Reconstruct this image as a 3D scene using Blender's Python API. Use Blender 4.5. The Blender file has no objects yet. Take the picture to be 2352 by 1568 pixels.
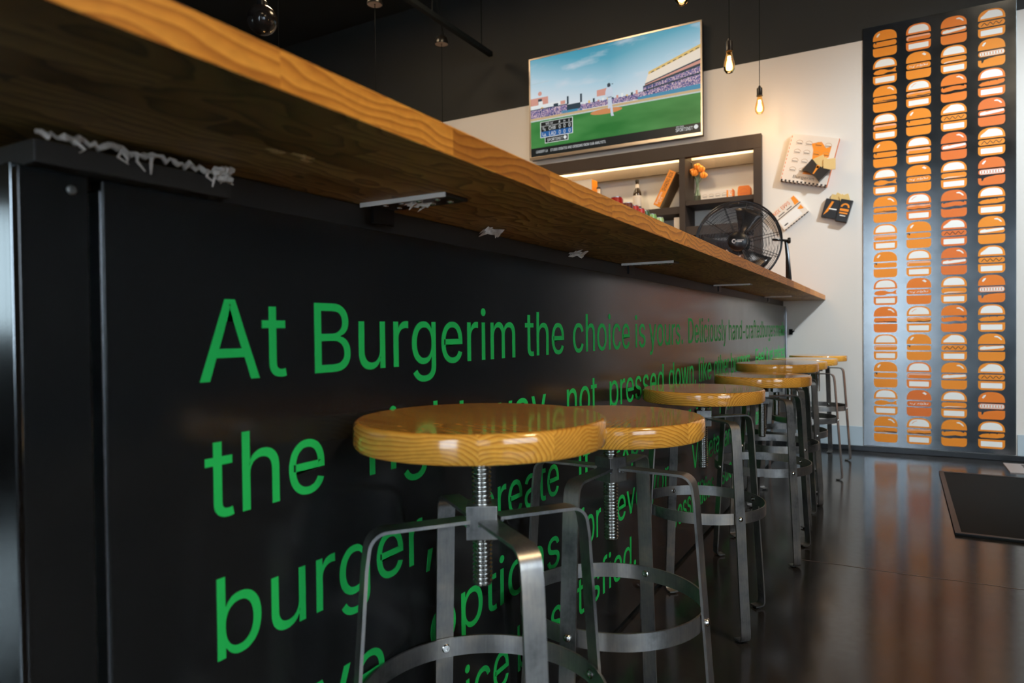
import bpy, bmesh, math, random, json
from mathutils import Vector, Matrix, geometry
random.seed(7)
S = bpy.context.scene
COL = S.collection

# ------------------------------------------------------------------ camera
CAM_H = .844
cd = bpy.data.cameras.new('camera')
cd.sensor_width = 36.0
cd.lens = 1562.0 / 2352.0 * 36.0
cd.clip_start = .02
cam = bpy.data.objects.new('camera', cd)
COL.objects.link(cam)
cam.matrix_world = Matrix(((.87146714, .00187525, .49045031, 0),
                           (.49033195, .0189662, -.87132936, 0),
                           (-.01093594, .99981837, .01560892, CAM_H), (0, 0, 0, 1)))
cd.dof.use_dof = True
cd.dof.focus_distance = 1.7
cd.dof.aperture_fstop = 5.0
S.camera = cam

# ------------------------------------------------------------------ world, exposure
S.view_settings.view_transform = 'Standard'
S.view_settings.look = 'None'
S.view_settings.gamma = 1.0
S.view_settings.use_curve_mapping = False
S.view_settings.exposure = 0.15
W = bpy.data.worlds.new('world'); S.world = W
W.use_nodes = True
bg = W.node_tree.nodes['Background']
bg.inputs[0].default_value = (.55, .75, 1.0, 1)
bg.inputs[1].default_value = 1.0

ROOM = dict(x0=-6.5, x1=3.4, y0=-3.5, y1=5.2, z1=3.9)

def lamp(name, kind, loc, power, color, rot=(0, 0, 0), size=None, sizey=None, radius=None, spot=None, blend=.5):
    l = bpy.data.lights.new(name, kind)
    l.energy = power; l.color = color
    if kind == 'AREA':
        l.shape = 'RECTANGLE'; l.size = size; l.size_y = sizey or size
    elif radius is not None:
        l.shadow_soft_size = radius
    if spot: l.spot_size = math.radians(spot); l.spot_blend = blend
    o = bpy.data.objects.new(name, l); COL.objects.link(o)
    o.location = loc; o.rotation_euler = rot
    return o
R = math.radians
# windows: (x centre, z centre, width, height) daylight just outside each pane
DAY = (.74, .87, 1.0)
lamp('daylight_back_door', 'AREA', (-.1, -3.62, 1.45), 72, DAY, (R(90), 0, 0), 1.15, 2.7)
lamp('fill_back_window', 'AREA', (2.45, -3.62, 1.65), 8, DAY, (R(90), 0, 0), 1.3, 2.2)  # weak fill light behind a window added to the back wall
lamp('fill_right_window', 'AREA', (3.52, -1.2, 1.7), 90, DAY, (R(90), 0, R(90)), 2.6, 2.0)  # fill light from an added window, for the stools and counter edge
lamp('daylight_left_window', 'AREA', (-6.62, -2.1, 1.4), 8, (.85, 1.0, .95), (R(90), 0, R(-90)), 2.2, 1.1)
# unseen lamps: warm fill for the room, spots added for the far wall, kitchen ceiling
lamp('room_fill', 'AREA', (1.9, .8, 3.8), 58, (1.0, .72, .42), (0, 0, 0), .5, .5)  # unseen warm light added to brighten the worktop's front edge
def spot(name, loc, target, power, color, size, radius=.12):
    d = Vector(target)-Vector(loc)
    return lamp(name, 'SPOT', loc, power, color, d.to_track_quat('-Z', 'Y').to_euler(), radius=radius, spot=size, blend=.9)
spot('unseen_spot', (2.1, 3.0, 3.7), (.0, 5.2, .7), 600, (.76, .89, 1.0), 62)  # unseen cool spot added to brighten the far wall
spot('unseen_spot', (-1.9, 1.8, 3.2), (-1.7, 5.3, 1.9), 130, (1.0, .78, .52), 46)  # unseen warm spot put in to light the niche and nearby wall
spot('unseen_spot', (.9, 3.4, 3.8), (-1.0, 5.2, 2.0), 40, (1.0, .80, .58), 75)  # unseen warm spot added for the upper part of the wall
for x, y, p in [(-2.2, 3.6, 20), (-3.8, 3.6, 20), (-1.2, 1.0, 8)]:
    lamp('ceiling_lamp_kitchen', 'AREA', (x, y, 3.8), p, (1.0, .74, .46), (0, 0, 0), .5, .5)

GLYPHS = '''{"!":[196,[[67,160,63,509,132,509,128,160],[98,-4,81,-1,66,9,56,24,52,41,56,58,66,73,81,83,98,86,116,83,130,73,140,58,143,41,140,24,130,9,116,-1]]],"&":[448,[[197,-7,165,-5,136,1,110,12,88,26,69,42,54,62,43,84,36,108,34,133,37,163,47,189,63,213,85,235,140,279,216,335,237,352,255,375,260,389,262,405,258,427,245,445,226,457,201,461,184,459,168,453,155,444,145,431,139,416,137,399,139,380,145,363,169,327,204,284,438,0,364,0,171,231,121,293,108,310,96,327,87,344,78,370,75,398,77,420,82,440,91,458,109,481,134,499,154,507,176,512,200,513,224,512,246,507,266,499,290,482,308,459,320,433,324,404,322,382,315,362,305,342,291,325,256,293,154,217,135,202,121,188,110,174,100,154,97,131,100,108,109,87,124,70,143,57,166,49,193,46,223,50,251,59,269,69,286,81,301,95,315,112,327,131,336,151,343,174,348,198,349,224,408,224,406,194,403,167,397,144,385,115,371,92,345,62,333,47,315,30,294,17,271,7,246,-1,221,-5]]],",":[188,[[38,-119,68,71,137,71,84,-119]]],"-":[453,[[337,244,337,188,114,188,114,244]]],".":[188,[[95,-4,78,-1,63,9,53,24,50,41,53,59,63,73,78,83,95,87,113,83,128,73,138,59,141,41,138,24,128,9,113,-1]]],"0":[453,[[227,-7,191,-3,158,7,130,24,105,48,85,77,69,113,60,144,53,178,49,214,48,254,49,294,53,330,60,364,69,395,85,431,106,461,130,484,159,502,191,512,227,516,262,512,295,502,323,484,348,461,368,431,384,395,393,364,400,330,404,294,405,254,404,214,400,178,393,144,384,113,368,77,348,48,323,24,295,7,263,-3],[227,50,250,52,271,60,290,74,306,92,320,116,330,144,338,176,342,213,344,254,342,295,338,332,330,365,320,393,306,416,290,435,271,449,250,457,227,460,203,457,182,449,163,435,147,416,134,393,123,365,115,332,111,295,109,254,111,213,115,176,123,144,134,116,147,92,163,74,182,60,203,52]]],"1":[453,[[76,0,76,55,391,55,391,0],[276,509,276,0,212,0,212,448,209,448,86,358,86,427,198,509]]],"2":[453,[[64,0,64,47,234,229,282,282,299,305,311,327,318,348,320,371,317,397,308,419,293,436,273,449,250,457,224,460,196,457,172,447,153,433,139,413,130,390,127,362,66,362,68,391,75,418,86,442,102,464,121,482,143,496,168,507,196,513,225,516,254,513,281,507,306,497,328,482,346,465,361,445,372,423,379,398,381,372,378,345,371,318,363,299,351,280,336,259,267,180,153,60,153,57,389,57,389,0]]],"3":[453,[[218,-7,188,-5,159,1,133,10,108,22,88,38,70,57,57,79,48,104,44,132,109,132,115,107,126,87,144,71,165,59,191,52,219,50,248,53,275,61,297,74,315,93,325,116,329,145,326,172,316,196,299,217,275,234,254,241,229,246,201,248,157,248,157,299,288,448,288,452,70,452,70,509,372,509,372,461,211,278,211,289,247,290,279,286,308,276,333,262,354,244,371,222,383,198,391,173,393,145,390,116,383,90,370,66,354,45,333,27,309,12,281,2,251,-5]]],"4":[453,[[40,105,40,158,247,509,311,509,109,166,109,163,413,163,413,105],[282,0,282,121,282,146,282,318,343,318,343,0]]],"5":[453,[[221,-7,192,-5,165,1,140,11,118,25,99,41,83,60,71,82,63,105,60,130,122,130,127,108,138,89,154,73,173,60,196,52,221,50,250,53,276,64,298,82,314,104,324,131,328,162,326,183,321,203,314,221,297,244,275,262,248,273,218,277,192,275,167,268,145,258,128,246,67,253,96,509,366,509,366,452,151,452,134,301,136,301,155,315,178,325,203,331,229,334,252,332,274,328,294,321,313,311,330,299,345,285,358,269,370,251,379,231,386,210,390,187,391,163,388,132,381,102,369,76,352,52,332,32,309,15,282,3,253,-4]]],"6":[453,[[226,-7,196,-4,168,3,142,15,119,31,100,51,84,74,73,101,66,130,64,162,65,187,71,212,80,239,93,268,112,302,137,340,252,509,322,509,151,261,145,261,154,275,165,288,179,299,196,307,214,312,235,314,265,312,291,305,316,295,337,280,355,262,370,240,380,215,387,187,389,157,387,127,379,98,368,73,352,50,333,30,310,14,284,3,257,-4],[226,48,254,52,279,63,299,79,314,101,324,128,327,157,324,187,314,213,299,235,279,251,254,262,226,265,198,262,174,252,153,235,138,214,128,188,125,158,128,128,138,102,153,79,174,63,198,52]]],"7":[453,[[97,0,323,448,323,452,62,452,62,509,391,509,391,449,165,0]]],"8":[453,[[226,-7,193,-5,163,1,136,11,111,25,91,42,74,62,62,84,54,109,52,135,53,156,58,176,65,195,81,220,101,241,125,256,153,265,153,267,129,276,109,289,93,308,80,330,73,354,70,380,73,405,79,429,90,450,106,469,124,485,146,498,170,508,197,514,226,516,255,514,282,508,306,498,328,485,346,469,361,450,373,429,379,405,382,380,379,354,372,330,359,308,343,289,323,276,300,267,300,265,327,256,351,241,372,220,387,195,395,176,399,156,401,135,398,109,391,84,378,62,362,42,341,25,317,11,289,1,259,-5],[226,49,258,52,285,60,307,74,323,91,333,113,337,139,333,165,322,189,305,208,283,223,256,232,226,235,196,232,169,223,147,208,130,189,119,165,115,139,119,113,129,91,145,74,167,60,185,54,205,50],[226,290,252,292,274,300,293,313,307,330,316,351,319,376,316,399,308,420,294,437,275,449,252,457,226,460,200,457,177,449,159,437,145,420,136,399,133,376,136,351,145,330,159,313,178,300,201,292]]],"9":[453,[[226,516,256,513,285,506,310,494,333,478,352,458,368,434,380,408,387,378,389,347,387,322,382,296,373,270,359,240,340,207,315,168,200,0,130,0,301,248,307,248,299,234,287,221,273,210,257,202,238,196,218,195,188,197,161,203,137,214,116,229,98,247,83,269,72,294,66,321,64,352,66,382,73,411,85,436,101,459,120,479,143,494,168,506,196,513],[226,460,199,457,174,446,154,429,138,407,129,381,125,352,129,322,138,295,154,274,174,257,199,247,226,243,254,247,279,257,299,273,314,295,324,321,327,350,324,381,314,407,299,429,279,446,254,457]]],"A":[480,[[16,0,201,509,276,509,463,0,395,0,287,302,264,372,232,478,245,478,213,371,191,302,85,0],[110,142,110,199,370,199,370,142]]],"B":[456,[[60,0,60,509,241,509,274,507,304,501,329,491,350,477,367,461,381,442,390,421,396,398,398,374,395,344,387,320,373,301,356,286,336,275,315,267,315,262,339,257,363,245,385,227,402,203,411,184,416,161,418,136,416,111,410,88,400,67,386,48,368,31,344,18,317,8,284,2,247,0],[125,57,245,57,281,60,309,67,330,80,344,96,353,115,355,137,352,161,342,184,327,203,306,218,279,228,248,231,125,231],[125,285,238,285,265,288,288,296,308,309,323,326,333,348,336,372,333,393,326,412,313,429,294,442,270,449,240,452,125,452]]],"C":[510,[[267,-7,235,-5,205,1,177,11,150,25,126,42,104,63,86,88,70,115,57,146,48,179,42,215,40,254,42,293,48,329,57,362,70,393,86,421,104,445,126,466,150,484,177,498,205,508,235,514,267,516,293,514,317,511,340,504,362,496,383,485,402,471,419,456,435,438,448,418,459,397,467,373,473,348,408,348,401,373,389,395,375,413,357,428,337,440,315,449,292,454,267,456,237,453,209,445,184,432,161,414,141,391,125,364,113,332,106,295,103,254,106,213,113,177,125,145,141,117,161,94,184,76,210,63,237,56,267,53,292,55,315,60,337,69,357,81,375,96,389,114,401,136,408,160,473,160,467,135,459,112,448,91,435,71,420,53,402,38,383,24,363,13,341,5,317,-2,293,-6]]],"D":[502,[[219,0,96,0,96,57,215,57,254,60,288,68,318,81,343,99,363,122,379,149,390,181,397,216,399,255,397,294,390,329,379,361,364,388,344,410,320,428,291,441,258,449,221,452,93,452,93,509,225,509,261,507,294,501,325,492,353,478,385,455,412,426,433,391,446,361,455,329,460,293,462,255,460,217,455,181,446,149,433,119,417,92,398,68,376,48,351,31,322,17,291,8,256,2],[125,509,125,0,60,0,60,509]]],"E":[419,[[60,0,60,509,372,509,372,452,125,452,125,286,355,286,355,229,125,229,125,57,375,57,375,0]]],"F":[410,[[60,0,60,509,369,509,369,452,125,452,125,278,346,278,346,221,125,221,125,0]]],"G":[520,[[269,-7,236,-5,205,1,176,11,149,25,125,43,104,64,85,88,69,116,57,146,47,179,42,215,40,254,42,293,47,329,57,362,69,393,85,421,103,445,125,466,149,484,175,498,203,508,233,514,265,516,291,514,316,510,340,504,363,494,384,483,403,469,421,453,436,436,449,416,460,395,468,373,474,349,408,349,399,372,387,393,373,411,356,427,337,439,315,448,291,454,265,456,236,453,209,445,183,432,160,414,141,392,125,364,113,332,106,295,103,254,106,213,113,177,125,145,141,117,161,95,184,76,210,63,238,56,269,53,296,55,322,61,345,71,365,85,382,102,396,123,407,147,413,173,415,202,434,199,283,199,283,256,478,256,478,200,475,160,466,124,451,91,431,62,406,38,377,19,344,5,308,-4]]],"H":[517,[[60,0,60,509,125,509,125,289,392,289,392,509,457,509,457,0,392,0,392,232,125,232,125,0]]],"I":[300,[[31,0,31,57,118,57,118,452,31,452,31,509,269,509,269,452,183,452,183,57,269,57,269,0]]],"L":[393,[[60,0,60,509,125,509,125,57,361,57,361,0]]],"M":[628,[[60,0,60,509,152,509,277,187,287,159,299,123,311,84,322,49,307,49,318,83,330,121,342,158,352,187,476,509,568,509,568,0,504,0,504,291,504,327,505,369,506,413,507,457,513,457,498,409,482,363,467,322,456,291,342,0,286,0,170,291,159,321,145,361,129,408,112,457,119,457,120,416,121,372,122,328,122,291,122,0]]],"N":[523,[[60,0,60,509,136,509,343,183,363,151,388,107,414,55,405,54,401,108,399,157,399,195,399,509,463,509,463,0,387,0,202,290,177,331,148,381,108,452,119,454,122,384,124,328,125,291,125,0]]],"O":[533,[[267,-7,235,-5,205,1,177,11,150,25,126,42,105,63,86,88,70,115,57,146,48,179,42,215,40,254,42,293,48,329,57,362,70,393,86,421,105,445,126,466,150,484,177,498,205,508,235,514,267,516,299,514,329,508,357,498,384,484,408,466,429,445,448,421,464,393,477,362,486,329,491,293,493,254,491,215,486,179,477,146,464,115,448,88,429,63,408,42,384,25,357,11,329,1,299,-5],[267,53,296,55,324,63,349,76,372,94,392,116,408,144,420,176,428,213,430,254,428,295,420,332,408,365,392,392,372,415,349,433,324,446,296,453,267,456,237,453,210,445,184,433,161,415,142,392,125,364,113,332,106,295,103,254,106,213,113,176,125,144,142,117,161,94,184,76,210,63,237,55]]],"P":[445,[[60,0,60,509,235,509,272,506,305,499,332,487,356,471,375,452,390,430,400,404,407,377,409,348,407,318,400,291,390,265,375,243,356,223,332,207,305,195,272,188,235,186,109,186,109,242,233,242,257,244,279,248,297,256,318,272,333,294,342,319,344,348,342,376,333,402,318,423,297,439,279,446,257,451,232,452,125,452,125,0]]],"R":[449,[[60,0,60,509,236,509,273,506,305,500,333,489,356,473,376,455,390,433,401,408,407,381,409,352,407,323,401,296,390,271,376,250,356,232,333,217,305,206,273,200,236,198,96,198,96,255,234,255,258,256,280,260,298,267,319,281,334,300,342,324,345,352,342,380,334,405,319,425,298,440,279,446,258,451,233,452,125,452,125,0],[353,0,230,229,303,229,428,0]]],"S":[447,[[224,-9,188,-7,156,-1,128,9,102,23,81,40,64,60,51,83,42,109,38,137,104,137,110,110,123,88,142,71,166,59,194,52,224,49,246,50,267,54,286,60,311,74,329,92,341,114,346,139,342,161,332,179,316,193,296,205,245,222,184,239,145,253,112,269,86,289,67,313,56,341,52,372,54,400,62,425,75,448,92,468,113,484,138,498,165,508,195,514,227,516,259,514,289,508,316,498,340,484,360,468,377,449,390,427,398,403,401,378,337,378,332,402,320,421,302,437,280,449,254,456,225,459,194,456,167,448,145,435,129,418,118,398,115,376,119,352,131,334,148,319,169,308,212,293,264,279,312,264,336,252,359,238,379,220,395,198,402,180,407,161,408,139,406,112,399,87,386,64,370,43,349,25,323,11,294,0,261,-7]]],"T":[449,[[32,452,32,509,417,509,417,452,257,452,257,0,193,0,193,452]]],"U":[517,[[259,-8,220,-6,186,2,154,15,126,33,103,55,85,80,71,108,63,140,60,173,60,509,124,509,124,178,126,155,132,133,141,113,153,95,169,80,187,68,208,59,232,53,259,52,285,53,309,59,331,68,349,80,364,95,377,113,385,133,391,155,393,178,393,509,457,509,457,173,454,140,446,108,433,80,414,55,391,33,363,15,332,2,297,-6]]],"V":[480,[[204,0,16,509,84,509,192,206,215,137,248,31,235,31,267,138,290,206,395,509,463,509,278,0]]],"W":[686,[[155,0,16,509,82,509,163,196,175,145,187,94,197,40,189,40,200,94,211,145,224,196,306,509,380,509,462,196,474,145,486,94,497,40,488,40,499,94,510,145,523,196,603,509,670,509,530,0,455,0,368,323,351,391,336,475,350,475,335,395,318,323,230,0]]],"X":[474,[[18,0,217,284,217,236,29,509,104,509,178,400,204,361,223,329,243,292,232,292,252,329,272,361,298,400,374,509,446,509,259,239,259,287,456,0,382,0,292,129,268,165,250,195,230,231,244,231,225,196,206,166,182,129,91,0]]],"Y":[472,[[203,0,203,208,16,509,91,509,192,344,222,292,250,230,224,230,251,293,280,344,381,509,455,509,268,208,268,0]]],"a":[389,[[160,-9,137,-7,115,-3,94,5,76,15,60,29,48,45,38,63,32,84,30,108,34,138,43,161,58,179,78,193,100,203,125,211,178,220,234,227,252,230,265,235,273,243,276,255,276,257,273,279,267,297,256,311,240,322,220,329,196,331,171,329,149,322,132,313,118,301,107,288,100,274,41,291,51,313,64,331,79,346,95,358,114,368,133,375,153,380,173,383,194,384,239,379,263,372,286,360,306,343,322,320,330,301,335,278,337,251,337,0,277,0,277,52,272,52,252,25,236,12,215,1,190,-6],[170,45,202,49,228,59,248,74,263,93,272,115,276,138,276,190,259,182,231,176,200,171,175,168,134,159,117,150,103,139,95,124,92,105,94,87,102,72,114,61,130,52,149,47]]],"b":[424,[[229,-8,198,-5,172,4,153,17,138,31,118,59,112,59,112,0,53,0,53,509,114,509,114,319,118,319,137,346,152,360,171,373,197,381,229,384,259,382,287,374,313,361,335,342,354,320,370,293,381,261,388,227,390,189,388,151,381,116,370,84,355,57,336,34,313,16,288,3,260,-6],[220,47,242,49,262,55,279,66,294,80,306,97,316,117,323,139,327,163,328,189,327,215,323,239,316,261,307,281,295,298,280,311,262,322,243,328,220,330,198,328,178,322,161,312,147,299,134,282,125,263,118,241,114,216,113,189,114,162,118,138,125,115,135,95,147,78,162,65,179,55,198,49]]],"c":[396,[[207,-8,174,-5,144,3,117,16,93,35,72,58,56,85,44,116,37,150,34,187,37,225,44,260,56,291,72,318,93,341,117,360,144,374,174,382,207,384,234,383,260,377,284,368,305,356,324,341,340,322,353,301,362,277,303,262,290,289,270,311,242,325,207,330,184,328,163,321,145,310,130,296,118,278,108,258,102,236,98,212,96,187,98,163,102,139,108,117,118,97,130,80,145,66,163,55,184,49,207,46,243,52,271,66,292,89,304,117,363,102,354,78,341,56,325,37,306,21,285,9,261,-1,235,-6]]],"d":[424,[[195,-8,165,-6,137,3,111,16,89,34,70,57,55,84,43,116,36,151,34,189,36,227,43,261,55,293,70,320,89,342,112,361,137,374,165,382,196,384,228,381,253,373,272,360,287,346,306,319,311,319,311,509,372,509,372,0,313,0,313,59,307,59,287,31,272,17,252,4,227,-5],[205,47,226,49,246,55,263,65,278,78,290,95,299,115,306,138,310,162,312,189,310,216,306,241,300,263,290,282,278,299,263,312,246,322,227,328,205,330,182,328,162,322,145,311,130,298,118,281,108,261,102,239,98,215,96,189,98,163,102,139,109,117,118,97,130,80,145,66,162,55,182,49]]],"e":[404,[[212,-8,177,-5,145,3,117,16,92,35,72,58,56,85,44,116,37,150,34,187,36,224,44,258,55,290,71,317,91,340,115,359,142,373,172,382,205,384,226,383,246,380,266,374,285,366,303,355,319,341,334,324,347,305,357,282,365,256,370,227,371,194,371,169,75,169,75,221,338,221,310,202,308,226,304,248,298,269,283,294,263,314,237,326,205,330,183,328,164,323,146,313,125,294,109,270,99,241,96,211,96,178,98,151,102,127,110,106,121,88,135,73,151,61,169,53,190,48,212,46,234,48,254,53,271,61,285,73,297,88,306,105,365,91,353,63,335,39,320,26,302,14,283,4,261,-3,237,-7]]],"f":[254,[[228,379,228,327,6,327,6,379],[81,0,81,432,84,461,96,486,113,505,135,519,161,527,187,530,222,527,243,521,227,468,215,472,195,474,171,470,154,460,145,443,142,419,142,0]]],"g":[425,[[207,-151,180,-149,156,-146,134,-140,105,-127,82,-110,64,-91,51,-69,101,-41,122,-66,136,-78,154,-88,178,-95,207,-97,236,-95,261,-87,282,-75,298,-58,308,-34,311,-6,311,68,306,68,287,41,272,28,252,16,227,8,195,5,165,7,138,14,113,27,90,43,71,65,55,90,43,120,36,154,34,191,36,229,43,263,55,293,71,320,90,342,112,361,138,374,166,382,196,384,228,382,253,373,273,360,288,346,308,319,313,319,313,379,372,379,372,-9,370,-40,363,-67,350,-90,334,-109,314,-124,291,-136,265,-144,237,-149],[205,59,227,61,246,66,264,75,285,95,300,121,307,142,311,166,312,193,311,219,307,242,300,264,291,283,279,299,264,312,247,322,227,328,205,330,182,328,163,322,145,312,130,298,118,282,109,262,102,241,98,218,96,193,98,167,102,144,109,123,124,96,145,76,163,66,183,61]]],"h":[410,[[114,227,114,0,53,0,53,509,114,509,114,287,102,287,116,319,132,344,152,362,175,374,200,382,227,384,252,383,275,377,295,369,313,356,328,340,341,321,350,298,355,271,357,240,357,0,296,0,296,235,293,263,286,286,273,304,256,318,235,326,210,329,184,326,161,317,141,303,126,283,117,257]]],"i":[167,[[53,0,53,379,114,379,114,0],[84,443,67,446,54,455,44,468,41,483,44,499,54,512,67,521,84,524,100,521,114,512,123,499,126,483,123,468,114,455,100,446]]],"j":[167,[[53,379,114,379,114,-30,112,-52,108,-72,102,-90,86,-113,65,-129,47,-137,27,-141,4,-143,-10,-143,-10,-87,2,-87,25,-83,40,-72,50,-54,53,-29],[83,443,67,446,53,455,44,468,41,483,44,499,53,512,67,521,83,524,100,521,114,512,123,499,126,483,123,468,114,455,100,446]]],"k":[381,[[110,137,110,212,121,212,284,379,360,379,184,199,177,199],[53,0,53,509,114,509,114,0],[294,0,148,186,191,229,372,0]]],"l":[189,[[139,-2,112,0,91,8,74,20,62,37,55,59,53,84,53,509,114,509,114,99,115,77,120,62,130,54,146,52,160,53,170,54,181,3,162,-1]]],"m":[610,[[53,0,53,379,112,379,112,295,108,295,118,323,132,346,151,363,172,376,195,384,219,386,245,383,268,375,287,361,303,342,314,320,321,295,312,295,322,321,337,343,357,361,381,375,407,383,437,386,458,385,478,380,497,372,514,361,529,346,541,328,550,307,555,283,557,255,557,0,496,0,496,254,493,279,485,298,473,313,447,326,419,330,395,328,374,320,358,307,345,290,338,270,335,247,335,0,274,0,274,260,269,288,253,311,229,326,199,330,178,328,158,320,140,307,126,289,117,266,114,238,114,0]]],"n":[410,[[114,227,114,0,53,0,53,379,112,379,112,287,102,287,116,319,132,344,152,362,175,374,200,382,227,384,252,383,275,377,295,369,313,356,328,340,341,321,350,298,355,271,357,240,357,0,296,0,296,235,293,263,286,286,273,304,256,318,235,326,210,329,184,326,161,317,141,303,126,283,117,257]]],"o":[415,[[207,-8,174,-5,144,3,117,16,93,35,72,58,56,85,44,116,37,150,34,187,37,225,44,260,56,291,72,318,93,341,117,360,144,374,174,382,207,384,241,382,271,374,299,360,323,341,343,318,359,291,371,260,379,225,381,187,379,150,371,116,359,85,343,58,323,35,299,16,271,3,241,-5],[207,46,231,49,252,55,270,66,285,80,298,97,307,117,314,139,318,163,319,187,318,212,314,236,307,258,298,278,285,296,270,310,252,321,231,328,207,330,184,328,163,321,145,310,130,296,118,278,108,258,102,236,98,212,96,187,98,163,102,139,108,117,118,97,130,80,145,66,163,55,184,49]]],"p":[424,[[53,-143,53,379,112,379,112,319,118,319,137,346,152,360,171,373,197,381,229,384,259,382,287,374,313,361,335,342,354,320,370,293,381,261,388,227,390,189,388,151,381,116,370,84,355,57,336,34,313,16,288,3,260,-6,229,-8,198,-5,173,4,153,17,138,31,118,59,114,59,114,-143],[220,47,242,49,262,55,279,66,294,80,306,97,316,117,323,139,327,163,328,189,327,215,323,239,316,261,307,281,295,298,280,311,262,322,243,328,220,330,198,328,178,322,161,312,147,299,134,282,125,263,118,241,114,216,113,189,114,162,118,138,125,115,135,95,147,78,162,65,179,55,198,49]]],"r":[259,[[53,0,53,379,112,379,112,321,115,321,130,347,152,367,171,377,191,383,213,385,229,384,243,384,243,322,230,324,207,326,182,323,159,315,140,301,126,284,117,262,114,237,114,0]]],"s":[365,[[182,-8,157,-7,133,-3,112,3,93,12,76,24,62,38,50,54,41,73,36,94,94,107,105,79,124,60,150,49,181,45,206,47,227,53,244,62,262,81,268,103,265,121,254,136,237,147,212,155,149,170,118,180,92,192,72,208,58,227,50,249,47,274,49,295,55,314,65,332,79,347,95,360,115,370,137,378,161,383,187,384,212,383,234,379,254,372,279,358,299,339,314,316,324,290,268,277,258,298,243,316,219,328,187,333,156,329,131,317,114,299,109,277,112,258,124,243,144,232,172,223,229,209,261,200,287,187,306,171,320,153,328,131,331,107,329,85,323,65,312,47,298,31,281,18,260,6,236,-2,210,-7]]],"t":[227,[[204,379,204,327,6,327,6,379],[65,471,126,471,126,98,128,76,136,61,150,53,170,50,185,51,202,54,213,2,192,-3,168,-4,138,-1,113,7,92,21,77,41,68,64,65,93]]],"u":[410,[[182,-5,158,-3,135,2,115,11,97,23,82,39,69,59,60,82,54,109,53,139,53,379,114,379,114,144,116,117,124,94,137,75,154,61,175,53,200,50,226,53,249,62,268,77,283,97,293,122,296,153,296,379,357,379,357,0,298,0,298,92,307,92,294,60,277,35,257,17,234,5,209,-3]]],"v":[389,[[163,0,17,379,84,379,165,155,187,87,206,21,184,21,203,87,224,155,305,379,371,379,226,0]]],"w":[567,[[138,0,23,379,87,379,133,214,154,137,175,41,165,41,186,135,206,214,252,379,316,379,362,214,382,136,402,41,391,41,413,135,434,214,480,379,545,379,429,0,368,0,319,172,305,225,291,280,277,338,291,338,277,280,263,225,248,172,199,0]]],"x":[379,[[21,0,171,218,171,171,29,379,100,379,147,306,179,253,207,206,175,206,202,253,233,306,282,379,352,379,209,169,209,214,358,0,287,0,231,85,200,136,173,182,205,182,178,136,148,85,91,0]]],"y":[389,[[47,-139,61,-86,71,-87,88,-90,104,-89,118,-84,130,-74,141,-58,151,-36,163,-1,17,379,84,379,165,155,187,87,206,21,184,21,202,87,224,155,305,379,371,379,204,-58,191,-85,177,-107,159,-124,139,-136,117,-143,91,-145,65,-143]]]}'''

# ------------------------------------------------------------------ materials
def mat(name, col=(.5, .5, .5), rough=.5, metal=0.0, spec=.5, emit=None, estr=0, coat=0, trans=0, ior=1.45):
    m = bpy.data.materials.new(name); m.use_nodes = True
    b = m.node_tree.nodes['Principled BSDF']
    b.inputs['Base Color'].default_value = (*col, 1)
    b.inputs['Roughness'].default_value = rough
    b.inputs['Metallic'].default_value = metal
    b.inputs['Specular IOR Level'].default_value = spec
    b.inputs['IOR'].default_value = ior
    if coat: b.inputs['Coat Weight'].default_value = coat; b.inputs['Coat Roughness'].default_value = .06
    if trans: b.inputs['Transmission Weight'].default_value = trans
    if emit: b.inputs['Emission Color'].default_value = (*emit, 1); b.inputs['Emission Strength'].default_value = estr
    return m

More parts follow.
